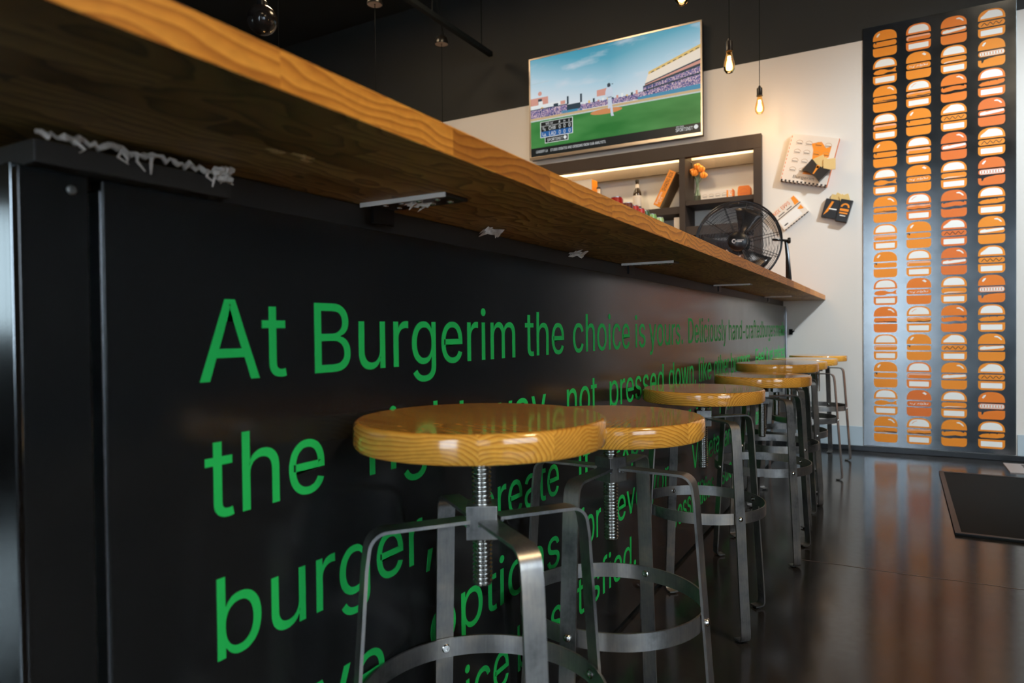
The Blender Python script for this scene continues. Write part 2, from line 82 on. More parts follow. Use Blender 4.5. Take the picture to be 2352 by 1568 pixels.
class N:
    """tiny node helper"""
    def __init__(s, m): s.t = m.node_tree; s.b = s.t.nodes['Principled BSDF']; s.m = m
    def n(s, kind, **kw):
        x = s.t.nodes.new(kind)
        for k, v in kw.items():
            if k.startswith('i_'):
                key = k[2:].replace('_', ' ')
                x.inputs[int(key) if key.isdigit() else key].default_value = v
            else: setattr(x, k, v)
        return x
    def l(s, a, b): s.t.links.new(a, b)
    def coord(s, out='Object', scale=(1, 1, 1), loc=None, rot=(0, 0, 0), rnd=0):
        c = s.n('ShaderNodeTexCoord'); mp = s.n('ShaderNodeMapping')
        mp.inputs['Scale'].default_value = scale; mp.inputs['Rotation'].default_value = rot
        s.l(c.outputs[out], mp.inputs['Vector'])
        if loc: mp.inputs['Location'].default_value = loc
        if rnd:
            oi = s.n('ShaderNodeObjectInfo')
            v = s.n('ShaderNodeVectorMath', operation='SCALE'); v.inputs[0].default_value = (1, .37, 0)
            mu = s.n('ShaderNodeMath', operation='MULTIPLY'); mu.inputs[1].default_value = rnd
            s.l(oi.outputs['Random'], mu.inputs[0]); s.l(mu.outputs[0], v.inputs['Scale'])
            s.l(v.outputs[0], mp.inputs['Location'])
        return mp.outputs[0]
    def noise(s, vec, scale=5, detail=4, rough=.5, dist=0):
        x = s.n('ShaderNodeTexNoise'); x.inputs['Scale'].default_value = scale; x.inputs['Detail'].default_value = detail
        x.inputs['Roughness'].default_value = rough; x.inputs['Distortion'].default_value = dist
        s.l(vec, x.inputs['Vector']); return x.outputs[0]
    def ramp(s, fac, stops):
        x = s.n('ShaderNodeValToRGB'); e = x.color_ramp.elements
        while len(e) < len(stops): e.new(.5)
        for k, (p, c) in enumerate(stops):
            e[k].position = p; e[k].color = (*c, 1) if len(c) == 3 else c
        s.l(fac, x.inputs[0]); return x.outputs[0]
    def mix(s, a, b, f, mode='MIX'):
        x = s.n('ShaderNodeMix', data_type='RGBA', blend_type=mode)
        for sock, v in ((x.inputs[6], a), (x.inputs[7], b), (x.inputs[0], f)):
            if hasattr(v, 'is_output'): s.l(v, sock)
            else: sock.default_value = (*v, 1) if isinstance(v, tuple) else v
        return x.outputs[2]
    def math(s, op, a, b=None):
        x = s.n('ShaderNodeMath', operation=op)
        for k, v in enumerate((a, b)):
            if v is None: continue
            if hasattr(v, 'is_output'): s.l(v, x.inputs[k])
            else: x.inputs[k].default_value = v
        return x.outputs[0]
    def bump(s, h, strength=.1, dist=.01):
        x = s.n('ShaderNodeBump'); x.inputs['Strength'].default_value = strength; x.inputs['Distance'].default_value = dist
        s.l(h, x.inputs['Height']); s.l(x.outputs[0], s.b.inputs['Normal'])
    def rough(s, fac, lo, hi):
        x = s.n('ShaderNodeMapRange'); x.inputs['To Min'].default_value = lo; x.inputs['To Max'].default_value = hi
        s.l(fac, x.inputs['Value']); s.l(x.outputs[0], s.b.inputs['Roughness'])

def wood(name, light, mid, dark, plank=.055, axis=0, block=None, ring=60, rough=.25, coat=.0, rnd=0, squash=.12, tone=.5, warp=.035):
    """planks laid across `axis`; each has its own ring centre and tone, rings run along the other axis"""
    m = mat(name, mid, rough, coat=coat); k = N(m)
    v = k.coord(rnd=rnd)
    sp = k.n('ShaderNodeSeparateXYZ'); k.l(v, sp.inputs[0])
    a, b = (sp.outputs[0], sp.outputs[1]) if axis == 0 else (sp.outputs[1], sp.outputs[0])
    cell = k.math('FLOOR', k.math('DIVIDE', a, plank))
    if block:
        off = k.math('MULTIPLY', k.math('FRACT', k.math('MULTIPLY', cell, .377)), block)
        cb = k.math('FLOOR', k.math('DIVIDE', k.math('ADD', b, off), block))
    else:
        cb = k.math('MULTIPLY', cell, 0.0)
    cv = k.n('ShaderNodeCombineXYZ'); k.l(cell, cv.inputs[0]); k.l(cb, cv.inputs[1])
    wn = k.n('ShaderNodeTexWhiteNoise', noise_dimensions='3D'); k.l(cv.outputs[0], wn.inputs['Vector'])
    # ring coordinates: shift each plank at random, stretch along the grain
    loc_ = k.math('SUBTRACT', a, k.math('MULTIPLY', k.math('ADD', cell, .5), plank))
    lv = k.n('ShaderNodeCombineXYZ')
    k.l(loc_, lv.inputs[0 if axis == 0 else 1]); k.l(b, lv.inputs[1 if axis == 0 else 0]); k.l(sp.outputs[2], lv.inputs[2])
    cs = k.n('ShaderNodeVectorMath', operation='SUBTRACT'); k.l(wn.outputs['Color'], cs.inputs[0]); cs.inputs[1].default_value = (.5, .5, -.3)
    sc = k.n('ShaderNodeVectorMath', operation='MULTIPLY_ADD')
    k.l(cs.outputs[0], sc.inputs[0]); sc.inputs[1].default_value = (plank*1.6, 1.5, .06); k.l(lv.outputs[0], sc.inputs[2])
    st = k.n('ShaderNodeVectorMath', operation='MULTIPLY'); k.l(sc.outputs[0], st.inputs[0])
    st.inputs[1].default_value = (1, squash, 1) if axis == 0 else (squash, 1, 1)
    ns = k.n('ShaderNodeTexNoise'); ns.inputs['Scale'].default_value = 11; ns.inputs['Detail'].default_value = 2
    k.l(st.outputs[0], ns.inputs['Vector'])
    dv = k.n('ShaderNodeVectorMath', operation='MULTIPLY_ADD'); k.l(ns.outputs['Color'], dv.inputs[0])
    dv.inputs[1].default_value = (warp, warp, warp); k.l(st.outputs[0], dv.inputs[2])
    wv = k.n('ShaderNodeTexWave', wave_type='RINGS', rings_direction='Y' if axis == 0 else 'X', wave_profile='SAW')
    wv.inputs['Scale'].default_value = ring; wv.inputs['Distortion'].default_value = .6; wv.inputs['Detail'].default_value = 1
    k.l(dv.outputs[0], wv.inputs['Vector'])
    fine = k.noise(st.outputs[0], 160, 3)
    c1 = k.ramp(wv.outputs['Fac'], [(0, light), (.55, mid), (.92, dark), (1, light)])
    c2 = k.mix(c1, mid, .25)
    c3 = k.mix(c2, k.ramp(fine, [(.3, (.75, .75, .75)), (.7, (1, 1, 1))]), .6, 'MULTIPLY')
    tn = k.ramp(wn.outputs['Value'], [(0, (.62, .55, .5)), (.5, (.95, .93, .9)), (1, (1.15, 1.18, 1.2))])
    c4 = k.mix(c3, tn, tone, 'MULTIPLY')
    k.l(c4, k.b.inputs['Base Color'])
    return m

# ------------------------------------------------------------------ mesh helpers
def finish(name, bm, m, parent=None, smooth=False, loc=None, recalc=True):
    me = bpy.data.meshes.new(name)
    if recalc: bmesh.ops.recalc_face_normals(bm, faces=bm.faces)
    if smooth:
        for f in bm.faces: f.smooth = True
    bm.to_mesh(me); bm.free()
    for x in (m if isinstance(m, (list, tuple)) else [m]): me.materials.append(x)
    if smooth:
        try: me.set_sharp_from_angle(angle=math.radians(38))
        except Exception: pass
    o = bpy.data.objects.new(name, me); COL.objects.link(o)
    if parent: o.parent = parent
    if loc: o.location = loc
    return o

def box(bm, x0, x1, y0, y1, z0, z1, M=None, bev=0, mi=0):
    vs = [bm.verts.new((x, y, z)) for x in (x0, x1) for y in (y0, y1) for z in (z0, z1)]
    fs = []
    for q in ((0, 1, 3, 2), (4, 6, 7, 5), (0, 4, 5, 1), (2, 3, 7, 6), (0, 2, 6, 4), (1, 5, 7, 3)):
        fs.append(bm.faces.new([vs[i] for i in q]))
    bmesh.ops.recalc_face_normals(bm, faces=fs)
    for f in fs: f.material_index = mi
    if bev:
        es = list({e for f in fs for e in f.edges})
        r = bmesh.ops.bevel(bm, geom=es, offset=bev, segments=2, affect='EDGES', profile=.6)
        vs = list({v for f in r['faces'] for v in f.verts} | {v for v in vs if v.is_valid})
    if M: bmesh.ops.transform(bm, matrix=M, verts=vs)
    return vs

def lathe(bm, prof, n=32, M=None, cap=True, mi=0):
    rings = []; allv = []
    for r, z in prof:
        if r < 1e-6:
            v = bm.verts.new((0, 0, z)); rings.append([v]); allv.append(v)
        else:
            rg = [bm.verts.new((r*math.cos(2*math.pi*i/n), r*math.sin(2*math.pi*i/n), z)) for i in range(n)]
            rings.append(rg); allv += rg
    for a, b in zip(rings, rings[1:]):
        for i in range(n):
            j = (i+1) % n
            if len(a) == 1 and len(b) == 1: continue
            if len(a) == 1: f = bm.faces.new((a[0], b[i], b[j]))
            elif len(b) == 1: f = bm.faces.new((a[i], a[j], b[0]))
            else: f = bm.faces.new((a[i], a[j], b[j], b[i]))
            f.material_index = mi
    if cap:
        for rg in (rings[0], rings[-1]):
            if len(rg) > 1: bm.faces.new(rg).material_index = mi
    if M: bmesh.ops.transform(bm, matrix=M, verts=allv)
    return allv

def tube(bm, pts, r, n=8, closed=False, cap=True, mi=0, radii=None):
    pts = [Vector(p) for p in pts]; L = len(pts); rings = []
    prev = None
    for i, p in enumerate(pts):
        if closed: t = (pts[(i+1) % L]-pts[i-1])
        else: t = pts[min(i+1, L-1)]-pts[max(i-1, 0)]
        t.normalize()
        if prev is None:
            u = t.orthogonal().normalized()
        else:
            u = (prev-t*prev.dot(t)).normalized()
        prev = u; w = t.cross(u)
        rr = radii[i] if radii else r
        rings.append([bm.verts.new(p+(u*math.cos(2*math.pi*k/n)+w*math.sin(2*math.pi*k/n))*rr) for k in range(n)])
    m = L if closed else L-1
    for i in range(m):
        a, b = rings[i], rings[(i+1) % L]
        for k in range(n):
            q = (k+1) % n
            f = bm.faces.new((a[k], a[q], b[q], b[k])); f.material_index = mi
    if cap and not closed:
        bm.faces.new(rings[0]).material_index = mi; bm.faces.new(rings[-1]).material_index = mi

def ribbon(bm, pts, width, thick, wdir=Vector((0, 1, 0)), closed=False):
    """flat bar swept along pts; wdir is the direction of its width"""
    pts = [Vector(p) for p in pts]; L = len(pts); sec = []
    for i, p in enumerate(pts):
        if closed: t = pts[(i+1) % L]-pts[i-1]
        else: t = pts[min(i+1, L-1)]-pts[max(i-1, 0)]
        t.normalize(); nrm = t.cross(wdir).normalized()
        w = wdir*(width/2); h = nrm*(thick/2)
        sec.append([bm.verts.new(p+a) for a in (w+h, -w+h, -w-h, w-h)])
    m = L if closed else L-1
    for i in range(m):
        a, b = sec[i], sec[(i+1) % L]
        for k in range(4): bm.faces.new((a[k], a[(k+1) % 4], b[(k+1) % 4], b[k]))
    if not closed: bm.faces.new(sec[0]); bm.faces.new(sec[-1])

def prism(bm, pts, h0, h1, M=None, mi=0):
    """2D outline (x, z) extruded along y from h0 to h1"""
    a = [bm.verts.new((x, h0, z)) for x, z in pts]; b = [bm.verts.new((x, h1, z)) for x, z in pts]
    fs = [bm.faces.new(a), bm.faces.new(b)]
    n = len(pts)
    for i in range(n): fs.append(bm.faces.new((a[i], a[(i+1) % n], b[(i+1) % n], b[i])))
    for f in fs: f.material_index = mi
    if M: bmesh.ops.transform(bm, matrix=M, verts=a+b)
    return a+b

GL = json.loads(GLYPHS)
def text_loops(s, x, y, h, width=None, track=0):
    """outlines of a line of writing: lower-left x, baseline y, capital height h"""
    k = h/509.0; cur = 0; out = []
    for ch in s:
        if ch == ' ': cur += 230; continue
        g = GL.get(ch) or GL['o']
        out.append((cur, g[1])); cur += g[0]+track
    if not out: return [], 0
    xs = [c+v for c, ls in out for lp in ls for v in lp[0::2]]
    lo, hi = min(xs), max(xs)
    kx = (width/(hi-lo)) if width else k
    res = []
    for c, ls in out:
        lps = [[(x+(c+lp[i]-lo)*kx, y+lp[i+1]*k) for i in range(0, len(lp), 2)] for lp in ls]
        ar = [sum(a[0]*d[1]-d[0]*a[1] for a, d in zip(q, q[1:]+q[:1])) for q in lps]
        big = max(ar, key=abs); outer = [q for q, v_ in zip(lps, ar) if v_*big > 0]; holes = [q for q, v_ in zip(lps, ar) if v_*big <= 0]
        for q in outer:
            bx = (min(p[0] for p in q), max(p[0] for p in q), min(p[1] for p in q), max(p[1] for p in q))
            res.append([q]+[t for t in holes if bx[0] < t[0][0] < bx[1] and bx[2] < t[0][1] < bx[3]])
    return res, (hi-lo)*kx

class Sheet:
    """flat printed artwork: polygons in (u, v), laid in thin layers over a surface"""
    def __init__(s, thick=0.0): s.bm = bmesh.new(); s.mats = []; s.thick = thick
    def mi(s, m):
        if m not in s.mats: s.mats.append(m)
        return s.mats.index(m)
    def loops(s, loops, m, layer=0):
        d = .0004*(layer+1)
        flat = [[Vector((p[0], p[1], 0)) for p in lp] for lp in loops]
        tris = geometry.tessellate_polygon(flat)
        co = [p for lp in flat for p in lp]
        h = d+s.thick
        vs = [s.bm.verts.new((p.x, p.y, h)) for p in co]
        i = s.mi(m)
        for t in tris:
            try:
                f = s.bm.faces.new([vs[k] for k in t]); f.material_index = i
                f.normal_update()
                if f.normal.z < 0: f.normal_flip()
            except ValueError: pass
        if s.thick:
            k = 0
            for lp in loops:
                n = len(lp); bs = [s.bm.verts.new((p[0], p[1], 0)) for p in lp]
                for j in range(n):
                    q = (j+1) % n
                    f = s.bm.faces.new((vs[k+j], vs[k+q], bs[q], bs[j])); f.material_index = i
                k += n
    def poly(s, pts, m, layer=0): s.loops([pts], m, layer)
    def rect(s, x0, y0, x1, y1, m, layer=0): s.poly([(x0, y0), (x1, y0), (x1, y1), (x0, y1)], m, layer)
    def disc(s, x, y, r, m, layer=0, ry=None, n=24):
        s.poly([(x+r*math.cos(2*math.pi*i/n), y+(ry or r)*math.sin(2*math.pi*i/n)) for i in range(n)], m, layer)
    def text(s, t, x, y, h, m, layer=0, width=None, track=0, f=None):
        gl, w = text_loops(t, x, y, h, width, track)
        for i, g in enumerate(gl): s.loops([[f(p) for p in lp] for lp in g] if f else g, m, layer+.06*(i % 2))
        return w
    def build(s, name, parent, o, u, v, recalc=False):
        u = Vector(u).normalized(); v = Vector(v).normalized(); n = u.cross(v)
        M = Matrix(((u.x, v.x, n.x, o[0]), (u.y, v.y, n.y, o[1]), (u.z, v.z, n.z, o[2]), (0, 0, 0, 1)))
        bmesh.ops.transform(s.bm, matrix=M, verts=s.bm.verts)
        return finish(name, s.bm, s.mats, parent, recalc=recalc)

def tag(o, label=None, cat=None, group=None, kind=None):
    if label: o['label'] = label
    if cat: o['category'] = cat
    if group: o['group'] = group
    if kind: o['kind'] = kind
    return o
def thing(name, label, cat, loc=(0, 0, 0), rz=0, group=None):
    o = bpy.data.objects.new(name, None); COL.objects.link(o)
    o.empty_display_size = .05
    o.location = loc; o.rotation_euler = (0, 0, rz)
    return tag(o, label, cat, group)
def struct(name, bm, m): return tag(finish(name, bm, m), kind='structure')
def copy_tree(o, parent=None):
    c = o.copy(); COL.objects.link(c)
    if parent: c.parent = parent
    for ch in list(o.children): copy_tree(ch, c)
    return c
def arc(cx, cy, r, a0, a1, n=8, ry=None):
    return [(cx+r*math.cos(R(a0+(a1-a0)*i/n)), cy+(ry or r)*math.sin(R(a0+(a1-a0)*i/n))) for i in range(n+1)]
def rrect(x0, y0, x1, y1, r, n=4):
    return (arc(x1-r, y0+r, r, -90, 0, n)+arc(x1-r, y1-r, r, 0, 90, n)+arc(x0+r, y1-r, r, 90, 180, n)+arc(x0+r, y0+r, r, 180, 270, n))

# ------------------------------------------------------------------ material palette
m_cream = mat('cream_paint', (.70, .66, .60), .75); k = N(m_cream)
k.bump(k.noise(k.coord(scale=(1, 1, 1)), 60, 3), .05, .004)
m_grey_paint = mat('grey_blue_paint', (.42, .50, .54), .5)
m_char = mat('charcoal_paint', (.020, .021, .018), .7)
m_dark = mat('dark_wall_paint', (.022, .022, .022), .6)
m_ceil = mat('black_ceiling_paint', (.014, .015, .013), .8)
m_black = mat('black_rubber', (.006, .008, .008), .7, spec=.15)
m_blackm = mat('black_enamel', (.010, .010, .010), .3)
m_base = mat('black_baseboard', (.010, .012, .014), .35)
m_glass = mat('pane_glass', (1, 1, 1), .0, trans=1, ior=1.02)
m_alu = mat('brushed_aluminium', (.62, .62, .64), .32, 1.0)
m_frame = mat('window_frame', (.03, .03, .03), .4)

# polished dark concrete
m_floor = mat('polished_concrete', (.03, .03, .03), .2, spec=.5); k = N(m_floor)
v = k.coord(); n1 = k.noise(v, 3.0, 6, .6); n2 = k.noise(k.coord(scale=(1, 1, 1)), 40, 4, .7)
c = k.ramp(n1, [(.3, (.014, .015, .016)), (.55, (.030, .028, .025)), (.8, (.05, .044, .036))])
c = k.mix(c, k.ramp(n2, [(.35, (.55, .55, .55)), (.7, (1.15, 1.15, 1.15))]), .7, 'MULTIPLY')
k.l(c, k.b.inputs['Base Color']); k.rough(n2, .10, .22)
pass
k.bump(k.noise(v, 7, 2), .025, .01)

# blackened steel of the bar front: smooth dark sheet with soft reflections
m_bar = mat('blackened_steel', (.012, .012, .012), .22, spec=.75); k = N(m_bar)
v = k.coord(scale=(1, 1, 1)); n1 = k.noise(v, 4, 5, .6)
k.l(k.ramp(n1, [(.3, (.009, .010, .010)), (.7, (.015, .015, .014))]), k.b.inputs['Base Color']); k.rough(n1, .13, .24)
# poster sheet
m_poster = mat('dark_steel_sheet', (.3, .3, .3), .3, metal=1.0); k = N(m_poster)
v = k.coord(scale=(1, 1, 1)); n1 = k.noise(v, 5, 6, .65)
k.l(k.ramp(n1, [(.3, (.10, .11, .115)), (.7, (.16, .17, .175))]), k.b.inputs['Base Color']); k.rough(n1, .15, .24)

m_steel = mat('raw_mild_steel', (.35, .34, .32), .34, metal=.9); k = N(m_steel)
v = k.coord(scale=(1, 1, 1), rnd=9); n1 = k.noise(v, 9, 5, .65); n2 = k.noise(k.coord(scale=(1, 1, .08), rnd=9), 260, 2)
c = k.ramp(n1, [(.30, (.13, .13, .13)), (.45, (.32, .31, .295)), (.60, (.43, .39, .34)), (.75, (.62, .50, .38))])
k.l(k.mix(c, k.ramp(n2, [(.3, (.8, .8, .8)), (.7, (1.1, 1.1, 1.1))]), .5, 'MULTIPLY'), k.b.inputs['Base Color'])
k.rough(n1, .28, .46)
m_thread = mat('zinc_thread', (.55, .53, .48), .24, metal=1.0)
m_weld = mat('weld_bead', (.75, .78, .82), .25, metal=1.0)
m_bolt = mat('bright_bolt', (.7, .68, .64), .2, metal=1.0)

m_seat = wood('lacquered_pine', (.95, .50, .090), (.86, .39, .052), (.44, .13, .010), plank=.085, ring=64, rough=.14, coat=.5, rnd=7, tone=.5, squash=.3, warp=.04)
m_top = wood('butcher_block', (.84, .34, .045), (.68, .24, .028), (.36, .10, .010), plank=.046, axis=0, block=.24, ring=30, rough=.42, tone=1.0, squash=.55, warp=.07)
m_under = wood('darker_underside', (.42, .27, .09), (.30, .185, .06), (.10, .06, .022), plank=.046, axis=0, block=.24, ring=30, rough=.55, tone=1.0, squash=.55, warp=.07)  # same plank pattern as the top, darker and less saturated
m_darkwood = wood('weathered_dark_wood', (.070, .042, .028), (.034, .022, .015), (.012, .009, .007), plank=.4, ring=60, rough=.6, squash=.1)
m_railshade = wood('rail_shade_brown', (.15, .10, .055), (.11, .072, .038), (.05, .03, .015), plank=.3, ring=30, rough=.5)  # brown of the board that stands in for the top rail's shadow
m_plate = mat('black_top_plate', (.035, .030, .024), .45)
m_green = mat('green_vinyl', (.018, .53, .095), .55, spec=.3)
m_green_e = mat('green_vinyl_edge', (.008, .16, .04), .4)
m_foam = mat('white_foam', (.64, .56, .48), .8); k = N(m_foam); k.bump(k.noise(k.coord(), 90, 4), .6, .01)

m_or = mat('print_orange', (.85, .27, .012), .45)
m_or2 = mat('print_orange_red', (.74, .165, .020), .45)
m_or3 = mat('print_orange_deep', (.80, .20, .012), .45)
m_wh = mat('print_white', (.86, .85, .80), .5)
m_pk = mat('print_pale_pink', (.85, .45, .30), .5)
m_dk = mat('print_dark', (.03, .022, .018), .5)
m_paper = mat('white_card', (.75, .66, .56), .7)
m_white = mat('white_plastic', (.8, .78, .74), .5)
m_red = mat('can_red', (.55, .02, .015), .3)
m_gcan = mat('can_green', (.20, .42, .12), .3)
m_brbox = mat('kraft_side', (.33, .21, .10), .6)

# ------------------------------------------------------------------ the room
X0, X1, Y0, Y1, ZC = ROOM['x0'], ROOM['x1'], ROOM['y0'], ROOM['y1'], ROOM['z1']
NX0, NX1, NZ0, NZ1 = -2.75, -.886, 1.28, 2.21       # niche opening in the far wall
b = bmesh.new(); box(b, X0, X1, Y0, Y1+.4, -.1, 0); struct('floor', b, m_floor)
b = bmesh.new(); box(b, X0-.2, X1+.2, Y0-.2, Y1+.4, ZC, ZC+.1); struct('ceiling', b, m_ceil)
b = bmesh.new()
ZP = 2.777
box(b, X0, NX0, Y1, Y1+.4, 0, ZP); box(b, NX1, .80, Y1, Y1+.4, 0, ZP)
box(b, NX0, NX1, Y1, Y1+.4, 0, NZ0); box(b, NX0, NX1, Y1, Y1+.4, NZ1, ZP)
box(b, NX0, NX1, Y1+.24, Y1+.4, NZ0, NZ1)
struct('wall_far', b, m_cream)
b = bmesh.new(); box(b, X0, X1, Y1, Y1+.4, ZP, ZC); struct('wall_far_upper', b, m_char)
b = bmesh.new(); box(b, .80, X1, Y1-.03, Y1+.4, 0, ZC); struct('wall_far_right', b, m_dark)
def wall_with_holes(name, axis, pos, thick, a0, a1, holes, m):
    b = bmesh.new(); hs = sorted(holes); cur = a0
    def bx(p, q, z0, z1):
        if q-p < 1e-4 or z1-z0 < 1e-4: return
        if axis == 'y': box(b, p, q, min(pos, pos+thick), max(pos, pos+thick), z0, z1)
        else: box(b, min(pos, pos+thick), max(pos, pos+thick), p, q, z0, z1)
    for h0, h1, z0, z1 in hs:
        bx(cur, h0, 0, ZC); bx(h0, h1, 0, z0); bx(h0, h1, z1, ZC); cur = h1
    bx(cur, a1, 0, ZC)
    return struct(name, b, m)
wall_with_holes('wall_back', 'y', Y0, -.1, X0, X1, [(-.7, .5, .0, 2.85), (1.8, 3.1, .55, 2.75)], m_dark)
wall_with_holes('wall_left', 'x', X0, -.1, Y0, Y1, [(-3.2, -1.0, .85, 1.95)], m_dark)
wall_with_holes('wall_right', 'x', X1, .1, Y0, Y1, [(-2.5, .1, .7, 2.7)], m_dark)
def window(name, axis, pos, a0, a1, z0, z1):
    b = bmesh.new(); t = .03; w = .05
    def bx(p, q, zz0, zz1, d=t):
        if axis == 'y': box(b, p, q, pos-.05-d, pos-.05+d, zz0, zz1)
        else: box(b, pos-.05-d, pos-.05+d, p, q, zz0, zz1)
    bx(a0, a0+w, z0, z1); bx(a1-w, a1, z0, z1); bx(a0+w, a1-w, z1-w, z1); bx(a0+w, a1-w, z0, z0+w)
    fr = struct(name, b, m_frame)
    b = bmesh.new()
    if axis == 'y': box(b, a0+w, a1-w, pos-.053, pos-.047, z0+w, z1-w)
    else: box(b, pos-.053, pos-.047, a0+w, a1-w, z0+w, z1-w)
    finish('pane', b, m_glass, fr)
window('door_1', 'y', Y0, -.7, .5, .0, 2.85)
window('fill_window_1', 'y', Y0, 1.8, 3.1, .55, 2.75)  # added opening for the back fill light
window('window_2', 'x', X0, -3.2, -1.0, .85, 1.95)
window('fill_window_3', 'x', X1+.1, -2.5, .1, .7, 2.7)  # added opening for the right-hand fill light
# black baseboard and grey-blue band above it
b = bmesh.new(); box(b, -.676, .80, Y1-.016, Y1, 0, .036, bev=.004); struct('baseboard_far', b, m_base)
for i, (x0, x1) in enumerate(((-.66, -.19), (.662, .80))):
    b = bmesh.new(); box(b, x0, x1, Y1-.006, Y1, .036, .166); struct('trim_%d' % (i+1), b, m_grey_paint)

# floor joint: thin light saw-cut line across the concrete
m_crack = mat('joint_filler', (.16, .12, .10), .5)
b = bmesh.new()
pts = [(-.30+i*.12, 2.655+.004*math.sin(i*1.7)+i*.0035) for i in range(26)]
for (xa, ya), (xb, yb) in zip(pts, pts[1:]):
    vs = [b.verts.new(p) for p in ((xa, ya, .0006), (xb, yb, .0006), (xb, yb+.004, .0006), (xa, ya+.004, .0006))]
    b.faces.new(vs)
tag(finish('trim_3', b, m_crack), kind='structure')

# black floor mat with raised rim
mt = thing('floor_mat', 'flat black rubber mat lying on the dark concrete in front of the burger sign', 'mat', (.211, 3.25, 0), R(-.4))
b = bmesh.new(); box(b, 0, .95, 0, 1.36, 0, .009, bev=.002)
finish('mat_surface', b, m_black, mt)
b = bmesh.new()
for q in ((0, .022, 0, 1.36), (.928, .95, 0, 1.36), (.022, .928, 0, .022), (.022, .928, 1.338, 1.36)): box(b, *q, .009, .012, bev=.001)
finish('rim', b, mat('mat_rim', (.020, .017, .014), .4), mt)
# small vent grate by the far wall
gr = thing('floor_grate', 'pale metal floor grate with small square holes beside the far wall', 'grate', (.575, 4.78, 0), 0)
b = bmesh.new(); box(b, 0, .5, 0, .30, 0, .006, bev=.001)
for i in range(10):
    for j in range(5): box(b, .085+i*.04, .085+i*.04+.022, .035+j*.05, .035+j*.05+.03, .004, .0068, mi=1)
finish('plate', b, [mat('grate_metal', (.42, .36, .33), .5, .3), m_black], gr)

# ------------------------------------------------------------------ the bar
XP = -.676
bar = thing('bar', 'long black steel bar front lettered with large green sentences, below the wooden worktop', 'bar', (XP, .31, 0))
def P(bm, name, m, parent=bar, smooth=False):
    bmesh.ops.translate(bm, vec=(-XP, -.31, 0), verts=bm.verts)
    return finish(name, bm, m, parent, smooth)
b = bmesh.new(); box(b, XP-.02, XP, .386, 5.185, .012, .997, bev=.0015); P(b, 'steel_panel', m_bar)
b = bmesh.new(); box(b, XP-.02, XP, .312, .3735, .012, .997, bev=.0015); P(b, 'corner_panel', m_bar)
b = bmesh.new(); box(b, XP-.06, XP-.03, .33, 5.19, .0, .99); P(b, 'backing_board', m_black)
b = bmesh.new(); box(b, XP-.022, XP-.003, .3845, .3865, .02, .985); P(b, 'seam_strip', m_alu)
b = bmesh.new()
box(b, XP-.011, XP+.0005, .306, .3125, .012, .997, bev=.001); box(b, XP-.9, XP-.011, .308, .3125, .012, .997)
P(b, 'end_panel', mat('end_steel', (.26, .28, .29), .16, 1.0))
b = bmesh.new(); box(b, XP-.9, -.655, .316, .518, .997, 1.0175, bev=.001); P(b, 'top_plate', m_plate)
b = bmesh.new(); box(b, XP-.10, XP-.018, .518, 5.19, .985, 1.034); P(b, 'ledger', m_plate)
b = bmesh.new()
lathe(b, [(.0045, 0), (.0045, .002), (.003, .003), (.0025, .003), (.0025, .0015), (0, .0015)], 16, Matrix.Translation((XP+.0005, .357, .981)) @ Matrix.Rotation(R(90), 4, 'Y'))
P(b, 'screw', mat('dull_screw', (.25, .24, .22), .5, 1), smooth=True)
b = bmesh.new(); tube(b, [(XP+.004, 5.17, z) for z in (.1, .4, .96)]+[(XP+.003, 5.172, .975), (XP-.004, 5.174, .985)], .006, 10)
P(b, 'end_conduit', m_alu, smooth=True)
b = bmesh.new(); box(b, XP-.014, XP-.001, .386, 5.185, 0, .012); P(b, 'base_gap', m_black)
LINES = {1: .790, 2: .6330, 3: .4690, 4: .3050, 5: .1430}
WORDS = [('At', 1, .4894, .1246), ('Burgerim', 1, .6625, .5508), ('the', 1, 1.2566, .192), ('choice', 1, 1.5007, .4025), ('is', 1, 1.9532, .0939),
 ('yours.', 1, 2.0859, .3912), ('Deliciously', 1, 2.5539, .6648), ('hand', 1, 3.268, .3149), ('-', 1, 3.6125, .0512), ('crafted', 1, 3.6827, .4896),
 ('burgers', 1, 4.2009, .4799), ('made', 1, 4.7124, .4038), ('the', 2, .4938, .183), ('right', 2, .7687, .2673), ('way,', 2, 1.0963, .285),
 ('not', 2, 1.462, .1858), ('pressed', 2, 1.7392, .4955), ('down,', 2, 2.2953, .3635), ('like', 2, 2.7061, .209), ('other', 2, 2.9668, .304),
 ('burgers.', 2, 3.3146, .5162), ('Feel', 2, 3.9695, .30), ('it', 2, 4.33, .0692), ('get', 2, 4.4549, .1299), ('replaced', 2, 4.6387, .48),
 ('burger,', 3, .5061, .4157), ('create', 3, 1.0655, .3476), ('it', 3, 1.5265, .0735), ('explore', 3, 1.7457, .49), ('your', 3, 2.36, .22),
 ('own', 3, 2.6521, .2591), ('from', 3, 3.0581, .257), ('our', 3, 3.49, .1928), ('menu', 3, 3.7803, .3229), ('have', 4, .51, .2849),
 ('options', 4, .9132, .4999), ('for', 4, 1.5213, .146), ('everyone', 4, 1.7889, .6), ('Vegetarian,', 4, 2.5936, .75), ('and', 4, 3.5447, .2107),
 ('more', 4, 3.8566, .2758), ('choice', 5, .7999, .3724), ('be', 5, 1.2115, .115), ('satisfied.', 5, 1.3648, .5766), ('possibilities', 5, 2.3266, .62),
 ('-', 5, 3.0077, .0504), ('such', 5, 3.1013, .2938), ('as', 5, 3.49, .1111)]
for w, ln, y, wd in WORDS:
    sh = Sheet(.00015)
    if w == '-': sh.rect(y, LINES[ln]+.030, y+wd, LINES[ln]+.040, m_green, 0)
    else: sh.text(w, y, LINES[ln], .0945, m_green, 0, width=wd)
    lt = sh.build('green_word', bar, (.0001, -.31, 0), (0, 1, 0), (0, 0, 1))
